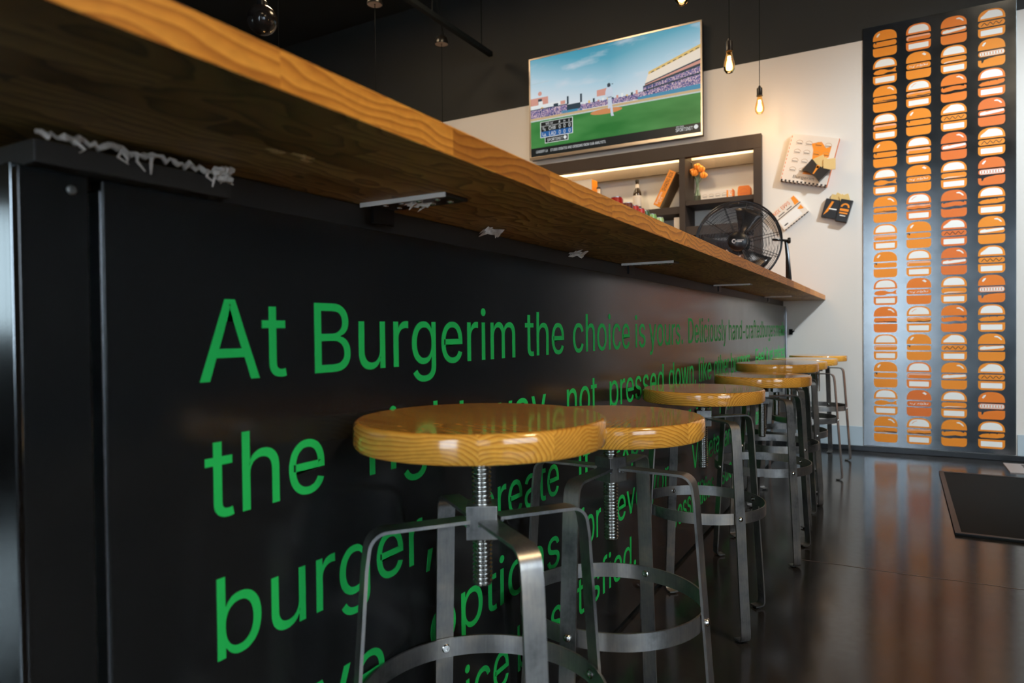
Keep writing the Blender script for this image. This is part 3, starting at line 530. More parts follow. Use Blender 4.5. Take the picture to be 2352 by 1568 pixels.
# bag hook on the far end
hk = thing('bag_hook', 'small black hook on the wall beside the far end of the bar front', 'hook', (-.645, 5.2, .815))
b = bmesh.new(); tube(b, [(0, 0, 0), (0, -.03, 0), (.012, -.05, -.002), (.03, -.055, .006)], .006, 8, radii=[.009, .007, .006, .004]); finish('hook_arm', b, m_black, hk, True)
b = bmesh.new(); box(b, -.012, .012, -.004, 0, -.02, .02, bev=.001); finish('base', b, m_black, hk)

# worktop
top = thing('worktop', 'long thick butcher block wooden bar top running from the camera to the far wall', 'bar top', (-.42, -1.3, 1.035))
b = bmesh.new(); box(b, -.75, 0, 0, 6.498, 0, .0325, bev=.0015)
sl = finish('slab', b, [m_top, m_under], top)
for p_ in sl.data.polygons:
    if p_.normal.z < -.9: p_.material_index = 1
# foam sealant under the near end of the worktop
fo = thing('sealant_bead', 'lumpy white foam sealant squeezed under the near end of the worktop', 'sealant', (-.668, .32, 1.0175))
b = bmesh.new(); rr = random.Random(3)
ys = [i*.0045 for i in range(44)]
tube(b, [(.009+rr.uniform(-.003, .003), y, .007+rr.uniform(-.003, .003)) for y in ys], .004, 8, radii=[rr.uniform(.0015, .0042) for _ in ys])
for i in range(9):
    y = rr.choice([.03, .06, .075, .09, .105, .18, .19, .195, .17])
    tube(b, [(.012, y, .006), (.016, y+rr.uniform(-.008, .008), -.002), (.014, y+rr.uniform(-.01, .01), -rr.uniform(.004, .014))], .002, 6, radii=[.0022, .0016, .0007])
for i in range(16):
    lathe(b, [(0, -.004), (.004, -.002), (.005, .002), (0, .005)], 8, Matrix.Translation((.012+rr.uniform(0, .004), .178+rr.uniform(0, .022), .004+rr.uniform(-.005, .007))))
finish('foam', b, m_foam, fo, True)
# yellowish glue smears on the underside
b = bmesh.new(); rr = random.Random(5)
for cx_, cy_, sx, sy in ((-.565, .505, .006, .012), (-.556, .535, .007, .017), (-.567, .548, .004, .008)):
    n = 22; vs = [b.verts.new((cx_+sx*math.cos(2*math.pi*i/n)*rr.uniform(.35, 1.3), cy_+sy*math.sin(2*math.pi*i/n)*rr.uniform(.35, 1.3), 0)) for i in range(n)]
    c = b.verts.new((cx_, cy_, -.0022))
    for i in range(n): b.faces.new((vs[i], vs[(i+1) % n], c))
bmesh.ops.translate(b, vec=(.42, 1.3, 0), verts=b.verts)
finish('glue_smear', b, mat('dried_glue', (.50, .33, .14), .35), top)

# brackets under the worktop
def bracket(i, y, label, w=.055, x1=-.535, mini=False):
    t = thing('shelf_bracket', label, 'bracket', (XP, y, 1.035), group='brackets under the worktop')
    b = bmesh.new(); box(b, -.012, x1-XP, 0, w, -.005, 0, bev=.0008)
    finish('plate', b, mat('bracket_steel', (.10, .10, .10), .35, .8), t)
    b = bmesh.new(); box(b, -.012, x1-XP, -.0012, 0, -.0065, 0); finish('edge', b, mat('bracket_glint', (.80, .74, .66), .4), t)  # pale colour paints the reflected glint along the plate's near edge
    for j in range(8):
        b = bmesh.new(); px = .022+(j % 4)*.031; py = w*(.28 if j < 4 else .72)
        lathe(b, [(.0052, 0), (.0045, -.0015), (.0015, -.0025), (0, -.0025)], 12, Matrix.Translation((px+(.006 if j > 3 else 0), py, -.005)))
        finish('screw', b, m_bolt, t, True)
    b = bmesh.new(); box(b, .004, .010, .004, w-.004, -.030, -.005); finish('flange', b, m_blackm, t)
bracket(0, .770, 'nearest dark steel bracket plate with bright screws under the worktop')
bracket(1, 1.872, 'second dark steel bracket plate along the underside of the worktop')
bracket(2, 3.02, 'third dark steel bracket plate under the worktop, above the pressed-down lettering')
bracket(3, 4.35, 'farthest dark steel bracket plate under the worktop near the far wall')
# torn tape tabs hanging under the worktop
def tab(x, y, w, label):
    t = thing('tape_scrap', label, 'tape', (x, y, 1.034), group='tape scraps under the worktop')
    rr = random.Random(int(y*100)); b = bmesh.new()
    n = 9
    for k in range(3):
        pts = [(rr.uniform(-.012, .012)+.01*math.cos(j), -.01+w*j/n, -.002-.012*abs(math.sin(j*1.3+k))*rr.random()) for j in range(n)]
        ribbon(b, pts, .011-.003*k, .0008, Vector((.8, 0, .6)).normalized())
    finish('tape', b, m_foam, t)
tab(-.655, 1.075, .05, 'pale torn tape scrap hanging under the worktop between the first two brackets')
tab(-.665, 1.50, .05, 'small pale tape scrap under the worktop just before the second bracket')
tab(-.60, .79, .03, 'shreds of pale tape stuck beside the nearest bracket under the worktop')

# ------------------------------------------------------------------ stools
SCR = .197
def make_stool():
    root = thing('bar_stool', 'x', 'stool')
    b = bmesh.new()
    lathe(b, [(0, -.037), (.15, -.037), (.166, -.037), (.1705, -.0355), (.173, -.031), (.173, -.007), (.1715, -.0025), (.168, 0), (.1665, 0), (.15, 0), (0, 0)], 96)
    seat = finish('seat', b, m_seat, root, True)
    seat.location.z = .70
    b = bmesh.new()
    pr = [(0, -SCR), (.0105, -SCR), (.0125, -SCR+.002)]
    z = -SCR+.003
    while z < -.016: pr += [(.0112, z), (.0136, z+.0015), (.0139, z+.0025), (.0136, z+.0035), (.0112, z+.005)]; z += .006
    pr += [(.0128, -.012), (.0128, 0), (0, 0)]
    lathe(b, pr, 20)
    scr = finish('screw_post', b, m_thread, root, True); scr.location.z = .70-.037
    b = bmesh.new(); lathe(b, [(.013, -.020), (.020, -.019), (.020, -.004), (.032, -.003), (.032, 0), (.013, 0)], 24, cap=False)
    finish('flange', b, m_blackm, scr, True)
    b = bmesh.new(); box(b, -.021, .021, -.021, .021, .560, .606, bev=.0012); finish('nut_block', b, m_steel, root).rotation_euler.z = R(-22)
    RT, RF, ZA = .160, .200, .585
    d = (RF-RT)/(ZA-.03); br = .024
    for kq in range(4):
        path = [(.0225, ZA)]
        ang = math.degrees(math.atan(d))
        path += [(RT-br+br*math.sin(R(a)), ZA-br+br*math.cos(R(a))) for a in range(0, 85, 12)]
        path += [(RT+(ZA-zz)*d, zz) for zz in (.54, .45, .33, .2, .1, .035)]
        path += [(RF-.012+.012*math.cos(R(a)), .018+.012*math.sin(R(a))) for a in (-10, -40, -70, -95)]
        path += [(RF-.03, .006)]
        b = bmesh.new(); ribbon(b, [(r, 0, z) for r, z in path], .029, .0045)
        es = [e for e in b.edges if len(e.link_faces) == 2 and e.calc_face_angle(0) > 1.2]
        bmesh.ops.bevel(b, geom=es, offset=.0008, segments=1, affect='EDGES')
        leg = finish('leg', b, m_steel, root, True); leg.rotation_euler.z = R(90*kq)
        b = bmesh.new(); lathe(b, [(0, 0), (.0085, 0), (.0085, .003), (.006, .0042), (0, .0042)], 14, Matrix.Translation((RF-.022, 0, 0)))
        finish('foot_cap', b, m_black, leg, True)
        rr_ = RT+(ZA-.330)*d
        b = bmesh.new()
        Mx = Matrix.Translation((rr_+.002, 0, .330)) @ Matrix.Rotation(R(90), 4, 'Y')
        lathe(b, [(.0072, 0), (.0072, .0015), (.0055, .004), (.003, .0055), (0, .0055)], 16, Mx)
        Mx = Matrix.Translation((rr_-.0075, 0, .330)) @ Matrix.Rotation(R(-90), 4, 'Y')
        lathe(b, [(.0072, 0), (.0072, .002), (.0055, .0035), (.003, .0035), (.003, .0018), (0, .0018)], 16, Mx)
        finish('rivet', b, m_bolt, leg, True)
        b = bmesh.new(); rw = random.Random(kq)
        for q in range(6):
            lathe(b, [(0, -.003), (.003, -.001), (.0033, .0015), (0, .0035)], 8, Matrix.Translation((.0235+rw.uniform(0, .004), (q-2.5)*.0048, ZA-.004+rw.uniform(-.002, .002))))
        finish('weld', b, m_weld, leg, True)
    rr_ = RT+(ZA-.330)*d-.0049
    b = bmesh.new(); n = 80; rg = []
    for i in range(n):
        a = 2*math.pi*i/n; row = []
        for r_, z_ in ((rr_, .315), (rr_, .345), (rr_-.0035, .345), (rr_-.0035, .315)): row.append(b.verts.new((r_*math.cos(a), r_*math.sin(a), z_)))
        rg.append(row)
    for i in range(n):
        a, c = rg[i], rg[(i+1) % n]
        for q in range(4): b.faces.new((a[q], a[(q+1) % 4], c[(q+1) % 4], c[q]))
    finish('foot_ring', b, m_steel, root, True)
    return root
STOOLS = [(-.500, .798, 53, .7266, 'nearest and tallest wooden stool with steel legs, its seat hiding the word right', 15),
          (-.468, 1.206, 87, .6831, 'second wooden stool, its seat partly hidden behind the nearest one', 100),
          (-.492, 2.012, 46, .6700, 'third wooden stool standing alone past a gap, below the word pressed', 40),
          (-.438, 2.700, 44, .6674, 'fourth wooden stool from the camera with a bright pale front leg', 200),
          (-.459, 3.210, 46, .6890, 'fifth wooden stool whose rim has a white reflection, above the fourth', 300),
          (-.458, 3.620, 50, .6780, 'sixth wooden stool tucked behind the fifth seat', 60),
          (-.450, 4.190, -12, .6688, 'seventh wooden stool, last but one before the far wall', 150),
          (-.438, 4.840, -17, .6634, 'farthest wooden stool with a dark seat edge against the pale wall', 250)]
proto = make_stool()
for i, (x, y, a, zt, lab, sa) in enumerate(STOOLS):
    o = proto if i == 0 else copy_tree(proto)
    o.location = (x, y, 0); o.rotation_euler.z = R(a)
    tag(o, lab, 'stool', 'bar stools along the counter')
    for c in o.children:
        nm = c.name.split('.')[0]
        if nm == 'seat': c.location.z = zt; c.rotation_euler.z = R(sa)
        if nm == 'screw_post': c.location.z = zt-.037

# ------------------------------------------------------------------ burger sign on the far wall
sg = thing('burger_sign', 'tall dark steel wall panel printed with four columns of orange burgers', 'sign', (.235, 5.2, .04))
b = bmesh.new(); box(b, -.42, .42, -.008, 0, 0, 2.812, bev=.001); finish('steel_sheet', b, m_poster, sg)
BW, BH = .139, .172
COLS = ['ABCDABCDABCDABC', 'DEFADEFADEFADEF', 'GHIJGHIJGHIJGHI', 'JKLGJKLGJKLGJKL']
RED = {(2, 7), (2, 4), (3, 3), (3, 5), (1, 13), (2, 6), (2, 8)}
DEEP = {(1, 0), (1, 6), (3, 2), (3, 13), (2, 10), (2, 0), (1, 12), (3, 9), (0, 9), (0, 10), (1, 9), (2, 2)}
def burger(cx, z0, kind, col):
    f = lambda u, v: (cx+u*BW, z0+v*BH)
    def poly(pts, m, l): sh.poly([f(*p) for p in pts], m, l)
    solid = kind in 'ACEGIK'
    bun = rrect(-.5, 0, .5, .33, .0, 1)
    bun = arc(.36, .14, .14, -90, 0, 5)+[(.5, .33), (-.5, .33)]+arc(-.36, .14, .14, 180, 270, 5)
    dome = [(-.5, .62), (.5, .62)]+[(.5*math.copysign(abs(math.cos(R(a)))**.75, math.cos(R(a))), .66+.34*math.sin(R(a))**.85) for a in range(0, 181, 10)]
    if kind == 'I': bun = [(.5, .31), (.4, .325), (.25, .31), (.0, .315), (-.15, .29), (-.35, .30), (-.5, .33)]+arc(-.36, .14, .14, 180, 270, 5)+arc(.36, .14, .14, -90, 0, 5)
    if kind == 'K': bun = [(.5, .33), (.2, .33), (-.1, .30), (-.27, .26), (-.33, .16), (-.37, .16), (-.38, .26), (-.5, .27)]+arc(-.36, .14, .14, 180, 270, 5)+arc(.36, .14, .14, -90, 0, 5)
    poly(bun, col, 0); poly(dome, col, 0)
    if not solid:
        poly(rrect(-.40, .07, .40, .26, .02, 2), m_wh, 1)
        inn = [(x*.82, .685+(z-.66)*.78) if z > .63 else (x*.82, .68) for x, z in dome]
        if kind == 'J': inn = [p for p in inn if not (-.4 < p[0] < -.12 and p[1] > .74)]+[]
        poly(inn, m_wh, 1)
        if kind == 'F': poly([(-.3, .78), (-.2, .86), (-.08, .90), (-.09, .885), (-.2, .84), (-.28, .77)], col, 2)
    pill = rrect(-.49, .38, .49, .57, .09, 4)
    if kind == 'B':
        poly([(-.48, .46), (-.4, .53), (-.2, .57), (0, .55), (.15, .50), (.30, .50), (.44, .57), (.47, .56), (.44, .49), (.48, .40), (.30, .43), (.12, .43), (-.05, .38), (-.3, .375), (-.45, .41)], col, 0)
    elif kind == 'L':
        poly([(-.48, .45), (-.35, .52), (-.1, .55), (-.08, .52), (-.05, .55), (.18, .555), (.2, .53), (.24, .56), (.46, .57), (.49, .50), (.44, .43), (.2, .39), (-.4, .39)], col, 0)
    elif kind == 'I':
        poly([(-.48, .42), (-.49, .52), (-.43, .56), (-.40, .51), (-.3, .54), (0, .57), (.25, .56), (.38, .52), (.42, .57), (.49, .53), (.48, .43), (.3, .40), (.05, .42), (-.2, .39), (-.4, .38)], col, 0)
    else:
        poly(pill, col, 0)
    if kind == 'A': poly([(-.48, .575), (-.34, .575), (-.36, .50), (-.39, .50), (-.41, .55), (-.48, .55)], m_dk, 2)
    if kind == 'C': poly([(-.40, .415), (-.10, .43), (-.06, .45), (.02, .43), (.40, .43), (.48, .40), (.48, .38), (.1, .395), (-.05, .42), (-.4, .395)], m_dk, 2)
    if kind == 'D': poly(rrect(-.44, .50, .46, .555, .025, 3), m_pk, 1); poly(rrect(-.47, .43, -.41, .53, .02, 2), m_pk, 1)
    if kind == 'E':
        rr = random.Random(11)
        for q in range(26): poly([(x+(-.36+.72*q/25), z+.475+rr.uniform(-.05, .05)) for x, z in ((-.022, 0), (0, -.018), (.022, 0), (0, .018))], m_wh, 1)
    if kind == 'F':
        poly([(-.46, .53), (-.3, .57), (-.1, .54), (.1, .57), (.3, .55), (.47, .575), (.45, .53), (.2, .51), (0, .53), (-.25, .51), (-.45, .50)], m_pk, 1)
        poly([(-.46, .43), (-.2, .41), (0, .44), (.2, .42), (.48, .45), (.46, .41), (.2, .385), (-.1, .40), (-.4, .385)], m_dk, 1)
    if kind == 'G': poly([(-.44, .42), (-.42, .50), (-.25, .535), (-.18, .515), (.05, .54), (.3, .545), (.45, .56), (.46, .48), (.2, .45), (-.3, .41)], m_wh, 1)
    if kind == 'H': poly([(-.38, .40), (-.2, .43), (.1, .425), (.42, .425), (.1, .405), (-.2, .405), (-.38, .375)], m_wh, 1)
    if kind == 'J':
        zz = [(-.38+.11*q, .42 if q % 2 == 0 else .53) for q in range(8)]
        for (xa, za), (xb, zb) in zip(zz, zz[1:]): poly([(xa-.018, za), (xb-.018, zb), (xb+.018, zb), (xa+.018, za)], m_dk, 1)
    if kind == 'K':
        poly(rrect(-.44, .40, .46, .555, .06, 3), m_wh, 1)
        for q in range(8):
            x = -.40+.105*q
            for s_ in (1, -1): poly([(x-.010, .41 if s_ > 0 else .55), (x+.010, .41 if s_ > 0 else .55), (x+.075, .55 if s_ > 0 else .41), (x+.055, .55 if s_ > 0 else .41)], col, 2)
    if solid:
        if kind in 'AK': poly([(-.36, .78), (-.30, .76), (-.20, .87), (-.22, .90), (-.30, .87)], m_wh, 1)
        elif kind == 'E': poly([(.13, .89), (.22, .93), (.32, .86), (.26, .82)], m_wh, 1)
        else: poly([(.10, .90), (.20, .92), (.32, .86), (.39, .77), (.34, .77), (.24, .85), (.10, .875)], m_wh, 1)
for ci, x in enumerate((-.054, .138, .331, .529)):
    for ri, kd in enumerate(COLS[ci]):
        col = m_or2 if (ci, ri) in RED else m_or3 if (ci, ri) in DEEP else m_or
        sh = Sheet(0); burger(x-.235, 2.644-ri*.1838-.04, kd, col)
        sh.build('printed_burger', sg, (0, -.008, 0), (1, 0, 0), (0, 0, 1))

# ------------------------------------------------------------------ television
def emi(name, col, s=1.0):
    m = mat(name, (0, 0, 0), .35, spec=.2, emit=col, estr=s); return m
TS = .85
tv = thing('television', 'large wall television showing a baseball game above the wall shelves', 'television', (-1.965, 5.2, 2.285))
TW, TH = 1.445, .845
b = bmesh.new(); box(b, -TW/2, TW/2, -.075, -.02, 0, TH, bev=.004); finish('cabinet', b, m_blackm, tv)
m_bez = mat('bezel_metal', (.50, .42, .34), .35, 1)
b = bmesh.new(); w = .010
for q in ((-TW/2-.003, TW/2+.003, TH-w, TH+.003), (-TW/2-.003, TW/2+.003, -.003, .022), (-TW/2-.003, -TW/2+w, .022, TH-w), (TW/2-w, TW/2+.003, .022, TH-w)):
    box(b, q[0], q[1], -.080, -.070, q[2], q[3], bev=.0015)
finish('bezel', b, m_bez, tv)
b = bmesh.new(); box(b, -.25, .25, -.02, 0, .2, .6); finish('wall_mount', b, m_blackm, tv)
m_sky = emi('broadcast_sky', (.3, .6, .7), TS); k = N(m_sky)
v = k.coord(); sp = k.n('ShaderNodeSeparateXYZ'); k.l(v, sp.inputs[0])
gz = k.math('ADD', k.math('DIVIDE', k.math('SUBTRACT', sp.outputs[2], .32), .52), k.math('MULTIPLY', k.math('ABSOLUTE', sp.outputs[0]), -.42))
cl = k.noise(k.coord(scale=(1, 1, 3)), 3.5, 4)
c = k.ramp(gz, [(0, (.70, .74, .78)), (.35, (.42, .60, .70)), (.75, (.08, .34, .46)), (1, (.03, .26, .38))])
c = k.mix(c, (.62, .66, .72), k.ramp(cl, [(.55, (0, 0, 0)), (.75, (.6, .6, .6))]))
k.l(c, k.b.inputs['Emission Color'])
m_grass = emi('broadcast_grass', (.05, .25, .05), TS); k = N(m_grass)
k.l(k.ramp(k.noise(k.coord(scale=(.6, 1, 2)), 4, 2), [(.35, (.025, .17, .035)), (.7, (.07, .26, .07))]), k.b.inputs['Emission Color'])
m_crowd = emi('broadcast_crowd', (.2, .2, .3), TS); k = N(m_crowd)
vo = k.n('ShaderNodeTexWhiteNoise'); sn = k.n('ShaderNodeVectorMath', operation='SNAP'); k.l(k.coord(), sn.inputs[0]); sn.inputs[1].default_value = (.006, 1, .006); k.l(sn.outputs[0], vo.inputs['Vector'])
k.l(k.ramp(vo.outputs['Value'], [(0, (.03, .05, .14)), (.4, (.12, .12, .30)), (.7, (.45, .28, .40)), (1, (.75, .6, .6))]), k.b.inputs['Emission Color'])
E_ = lambda n, *c: emi('broadcast_'+n, c, TS)
e_black, e_tan, e_wh, e_blue, e_dirt = E_('black', .012, .014, .014), E_('tan', .55, .40, .22), E_('white', .75, .78, .78), E_('blue', .02, .11, .32), E_('dirt', .60, .25, .10)
e_salm, e_cream, e_dk, e_lb, e_gold, e_skin = E_('salmon', .62, .30, .24), E_('cream', .80, .70, .58), E_('dark', .03, .05, .07), E_('wallblue', .06, .25, .40), E_('gold', .70, .48, .16), E_('skin', .2, .08, .05)
sh = Sheet(0)
sw, shh = TW-.02, TH-.034
f = lambda u, v: ((u-.5)*sw, v*shh)
def tp(pts, m, l): sh.poly([f(*p) for p in pts], m, l)
def trc(u0, v0, u1, v1, m, l): tp([(u0, v0), (u1, v0), (u1, v1), (u0, v1)], m, l)
trc(0, .36, 1, 1, m_sky, 0); trc(0, .08, 1, .385, m_grass, 0); trc(0, 0, 1, .086, e_black, 1)
trc(0, .372, 1, .395, e_tan, 1); trc(0, .395, .24, .485, m_crowd, 1); trc(.20, .395, .33, .425, e_lb, 1)
tp([(.66, .395), (1, .395), (1, .44), (.66, .42)], e_lb, 2)
tp([(.30, .40), (.66, .40), (1, .43), (1, .53), (.62, .455), (.32, .455)], m_crowd, 1)
tp([(.69, .46), (1, .53), (1, .545), (.69, .475)], e_dk, 3)
tp([(.69, .475), (1, .545), (1, .60), (.69, .50)], m_crowd, 3); tp([(.69, .50), (1, .60), (1, .625), (.69, .515)], e_dk, 3)
tp([(.70, .51), (1, .62), (1, .655), (.70, .525)], e_salm, 2); tp([(.70, .525), (1, .655), (1, .67), (.70, .535)], e_dk, 3)
tp([(.70, .535), (1, .67), (1, .79), (.72, .63)], e_cream, 2); tp([(.72, .615), (1, .765), (1, .80), (.72, .64)], e_gold, 3)
for q in range(9): tp([(.735+q*.03, .625+q*.0165), (.752+q*.03, .634+q*.0165), (.752+q*.03, .642+q*.0165), (.735+q*.03, .633+q*.0165)], e_dk, 4)
trc(.0, .505, .115, .60, e_salm, 1); trc(0, .50, .22, .525, e_wh, 2); trc(.05, .53, .075, .585, e_dk, 2); trc(.052, .52, .08, .56, e_wh, 3)
sh.disc(*f(.062, .64), .018, e_salm, 2); tp([(.42, .50), (.50, .50), (.50, .57), (.42, .56)], e_salm, 1)
for u in (.0, .03, .06, .09, .12, .15, .18): tp([(u, .485), (u+.03, .485), (u+.015, .50)], e_gold if u in (.06,) else e_wh, 3)
tp([(0, .478), (.24, .478), (.24, .486), (0, .486)], e_dk, 4)
trc(.235, .42, .32, .475, e_dk, 3); trc(.235, .48, .247, .56, e_dk, 3); trc(.318, .475, .33, .56, e_dk, 3); trc(.15, .48, .18, .51, e_dk, 4); trc(.195, .49, .225, .525, e_salm, 4)
for q in range(12): trc(.34+.028*q, .45, .352+.028*q, .465+.012*(q % 3), [e_wh, e_gold, e_dk, e_salm][q % 4], 4)
trc(.0, .735, .12, .741, e_dk, 1) if False else None
tp([(.01, .745), (.12, .752), (.12, .757), (.01, .750)], E_('crane', .45, .55, .58), 1)
sh.poly([(f(.475, .342)[0]+.135*math.cos(a/12*math.pi), f(.475, .342)[1]+.022*math.sin(a/12*math.pi)) for a in range(24)], e_dirt, 1)
# pitcher seen from behind
tp([(.478, .56), (.487, .575), (.502, .575), (.515, .545), (.517, .49), (.508, .47), (.512, .39), (.518, .30), (.522, .285), (.506, .283), (.503, .30), (.500, .37), (.493, .355), (.487, .365), (.486, .46), (.479, .49), (.470, .47), (.472, .53)], E_('uniform', .55, .62, .72), 5)
tp([(.484, .573), (.483, .60), (.492, .612), (.502, .602), (.503, .578), (.495, .568)], e_dk, 6)
trc(.487, .468, .510, .474, e_dk, 6); trc(.510, .59, .518, .598, e_dk, 5)
# score box
trc(.063, .182, .272, .346, e_wh, 5); trc(.067, .300, .268, .341, e_black, 6); trc(.067, .244, .268, .297, e_black, 6); trc(.067, .187, .268, .244, e_blue, 6)
trc(.092, .122, .243, .184, e_wh, 4); trc(.095, .127, .239, .181, e_black, 5)
T = lambda s_, u, v_, h, m=e_wh, l=7, w_=None: sh.text(s_, f(u, 0)[0], f(0, v_)[1], h*shh, m, l, width=(w_*sw if w_ else None))
T('CHW', .118, .252, .038, w_=.046); T('LAD', .121, .196, .038, w_=.042)
for q, u in enumerate((.183, .213, .245)):
    T('0', u, .252, .038, w_=.012); T('0', u, .196, .038, w_=.012); T('RHE'[q], u+.001, .308, .022)
T('MID 1st', .10, .310, .022, w_=.045); T('S', .078, .265, .026); T('X', .086, .248, .026); T('L', .078, .200, .034); T('A', .086, .192, .030)
T('SPORTSNET', .108, .138, .028, w_=.10); sh.disc(*f(.222, .155), .014, e_wh, 7)
T('LEADOFF LA', .035, .032, .026, w_=.075); T('STUDIO DEBATES AND OPINIONS FROM OUR ANALYSTS.', .128, .032, .026, w_=.345)
T('SPORTSNET', .868, .030, .032, w_=.09); sh.disc(*f(.975, .052), .016, e_wh, 7); T('SPECTRUM', .870, .068, .012, w_=.04)
so = sh.build('screen', tv, (0, -.0755, .024), (1, 0, 0), (0, 0, 1))

# ------------------------------------------------------------------ framed wall shelves in the niche
sf = thing('framed_shelf', 'dark weathered wooden framed shelving recessed in the far wall under the television', 'shelf', (-1.8, 5.2, 1.28))
def q_(name, x0, x1, y0, y1, z0, z1, m, bev=.002, lab=None):
    b = bmesh.new(); box(b, x0+1.8, x1+1.8, y0-5.2, y1-5.2, z0-1.28, z1-1.28, bev=bev); o = finish(name, b, m, sf); return o
FY = 5.145
q_('top_rail', -2.80, -.831, FY, 5.199, 2.140, 2.240, m_darkwood)
q_('bottom_rail', -2.80, -.831, FY, 5.30, 1.20, 1.28, m_darkwood)
q_('side_post', -.886, -.831, FY, 5.199, 1.28, 2.140, m_darkwood)
q_('side_post', -2.80, -2.745, FY, 5.199, 1.28, 2.140, m_darkwood)
q_('divider', -1.425, -1.380, FY, 5.43, 1.28, 2.139, m_darkwood)
q_('shelf_board', -1.380, -.887, FY+.012, 5.43, 1.777, 1.812, m_darkwood)
q_('shelf_board', -1.380, -.887, FY+.012, 5.43, 1.55, 1.618, m_darkwood)
q_('shelf_board', -2.745, -1.425, FY+.012, 5.43, 1.722, 1.777, m_darkwood)
for x0, x1 in ((-2.745, -1.425), (-1.380, -.887)):
    q_('rail_shade_board', x0+.002, x1-.002, 5.335, 5.36, 2.078, 2.156, m_railshade)  # brown board imitates the top rail's shadow on the niche back
    lb = q_('shelf_light', x0+.002, x1-.002, 5.335, 5.36, 2.157, 2.205, mat('light_diffuser', (.8, .7, .5), .6, emit=(1, .70, .34), estr=.60))
    lamp('niche_fill', 'AREA', ((x0+x1)/2, 5.245, 2.203), 2.6*(x1-x0), (1.0, .80, .52), (R(35), 0, 0), x1-x0-.1, .02)  # unseen lamp added behind the rail to brighten the niche
b = bmesh.new(); lathe(b, [(.008, 0), (.008, .006), (.0, .008)], 12, Matrix.Translation((-.855+1.8, FY-5.2, 1.735-1.28)) @ Matrix.Rotation(R(90), 4, 'X')); finish('knob', b, m_blackm, sf, True)

# things on the shelves -------------------------------------------------
def carton(name, label, cat, loc, sx, sy, sz, m, rz=0, rot=None, group=None, art=None, bev=.001):
    t = thing(name, label, cat, loc, rz, group)
    if rot: t.rotation_euler = rot
    b = bmesh.new(); box(b, -sx/2, sx/2, -sy/2, sy/2, 0, sz, bev=bev); finish('carton', b, m, t)
    if art:
        s = Sheet(0); art(s); s.build('printing', t, (0, -sy/2, 0), (1, 0, 0), (0, 0, 1))
    return t
def mini_burger(s, x, z, w, m, layer=1, full=False):
    lw = w*.05
    top = arc(x, z+w*.28, w/2, 0, 180, 10, w*.42)
    inn = arc(x, z+w*.28, w/2-lw, 0, 180, 10, w*.42-lw)
    s.poly(top+inn[::-1], m, layer)
    s.rect(x-w*.42, z+w*.16, x+w*.42, z+w*.24, m_dk, layer+1); s.rect(x-w/2, z, x+w/2, z+w*.04, m, layer)
m_line = mat('print_line', (.45, .28, .14), .6)
# tilted orange box, leaning on the divider
def art_share(s):
    s.rect(-.0275, 0, .0275, .29, m_or, 0)
tb = thing('sharing_box', 'tilted narrow orange box lettered SHARING BOX leaning in the left shelf bay', 'box', (-1.612, 5.27, 1.803))
tb.rotation_euler = (0, R(27), 0)
b = bmesh.new(); box(b, -.028, .028, -.09, .12, 0, .285, bev=.001); finish('carton', b, m_brbox, tb)
b = bmesh.new(); box(b, -.0285, .0285, -.0915, -.09, 0, .286); finish('spine', b, m_or, tb)
s = Sheet(0)
s.text('SHARING BOX', .125, -.013, .030, m_dk, 1, width=.150); s.text('Burgerim', .015, .001, .020, m_wh, 1, width=.095); s.text('try it', .035, -.018, .014, m_wh, 1)
s.build('lettering', tb, (0, -.0915, 0), (0, 0, 1), (-1, 0, 0))
# vase with orange flowers
vs_ = thing('flower_vase', 'slim glass vase holding orange flowers on the right shelf', 'vase', (-1.318, 5.27, 1.812))
b = bmesh.new(); lathe(b, [(0, 0), (.027, 0), (.028, .01), (.026, .05), (.016, .09), (.012, .13), (.014, .17), (.020, .19), (.018, .19), (.012, .17), (.010, .13), (.014, .09), (.023, .05), (.024, .012), (0, .012)], 24)
finish('glass', b, mat('vase_glass', (.75, .85, .70), .05, trans=.9, ior=1.35), vs_, True)
b = bmesh.new(); lathe(b, [(0, .013), (.0225, .013), (.0215, .05), (0, .05)], 20); finish('water', b, mat('dark_water', (.06, .05, .03), .1), vs_, True)
for i, (dx, dy, h) in enumerate([(.0, 0, .265), (-.034, .01, .235), (.030, -.012, .240), (.008, .02, .25), (.044, 0, .195), (-.018, -.02, .215)]):
    b = bmesh.new(); tube(b, [(0, 0, .02), (dx*.2, dy*.2, .15), (dx, dy, h)], .0025, 6); st = finish('stem', b, mat('stem_green', (.05, .12, .03), .6), vs_, True)
    b = bmesh.new(); rr = random.Random(i)
    for q in range(9):
        a = q*2.4; el = .4+.12*q
        M = Matrix.Translation((dx, dy, h)) @ Matrix.Rotation(a, 4, 'Z') @ Matrix.Rotation(el*.75, 4, 'Y')
        v0 = [bmesh.ops.create_uvsphere(b, u_segments=8, v_segments=5, radius=.025)['verts']]
        for vv in v0: bmesh.ops.transform(b, matrix=M @ Matrix.Translation((0, 0, .012)) @ Matrix.Diagonal((.75, .35, 1.0, 1)), verts=vv)
    finish('blossom', b, mat('orange_petal', (.90, .30, .03), .6), vs_, True)
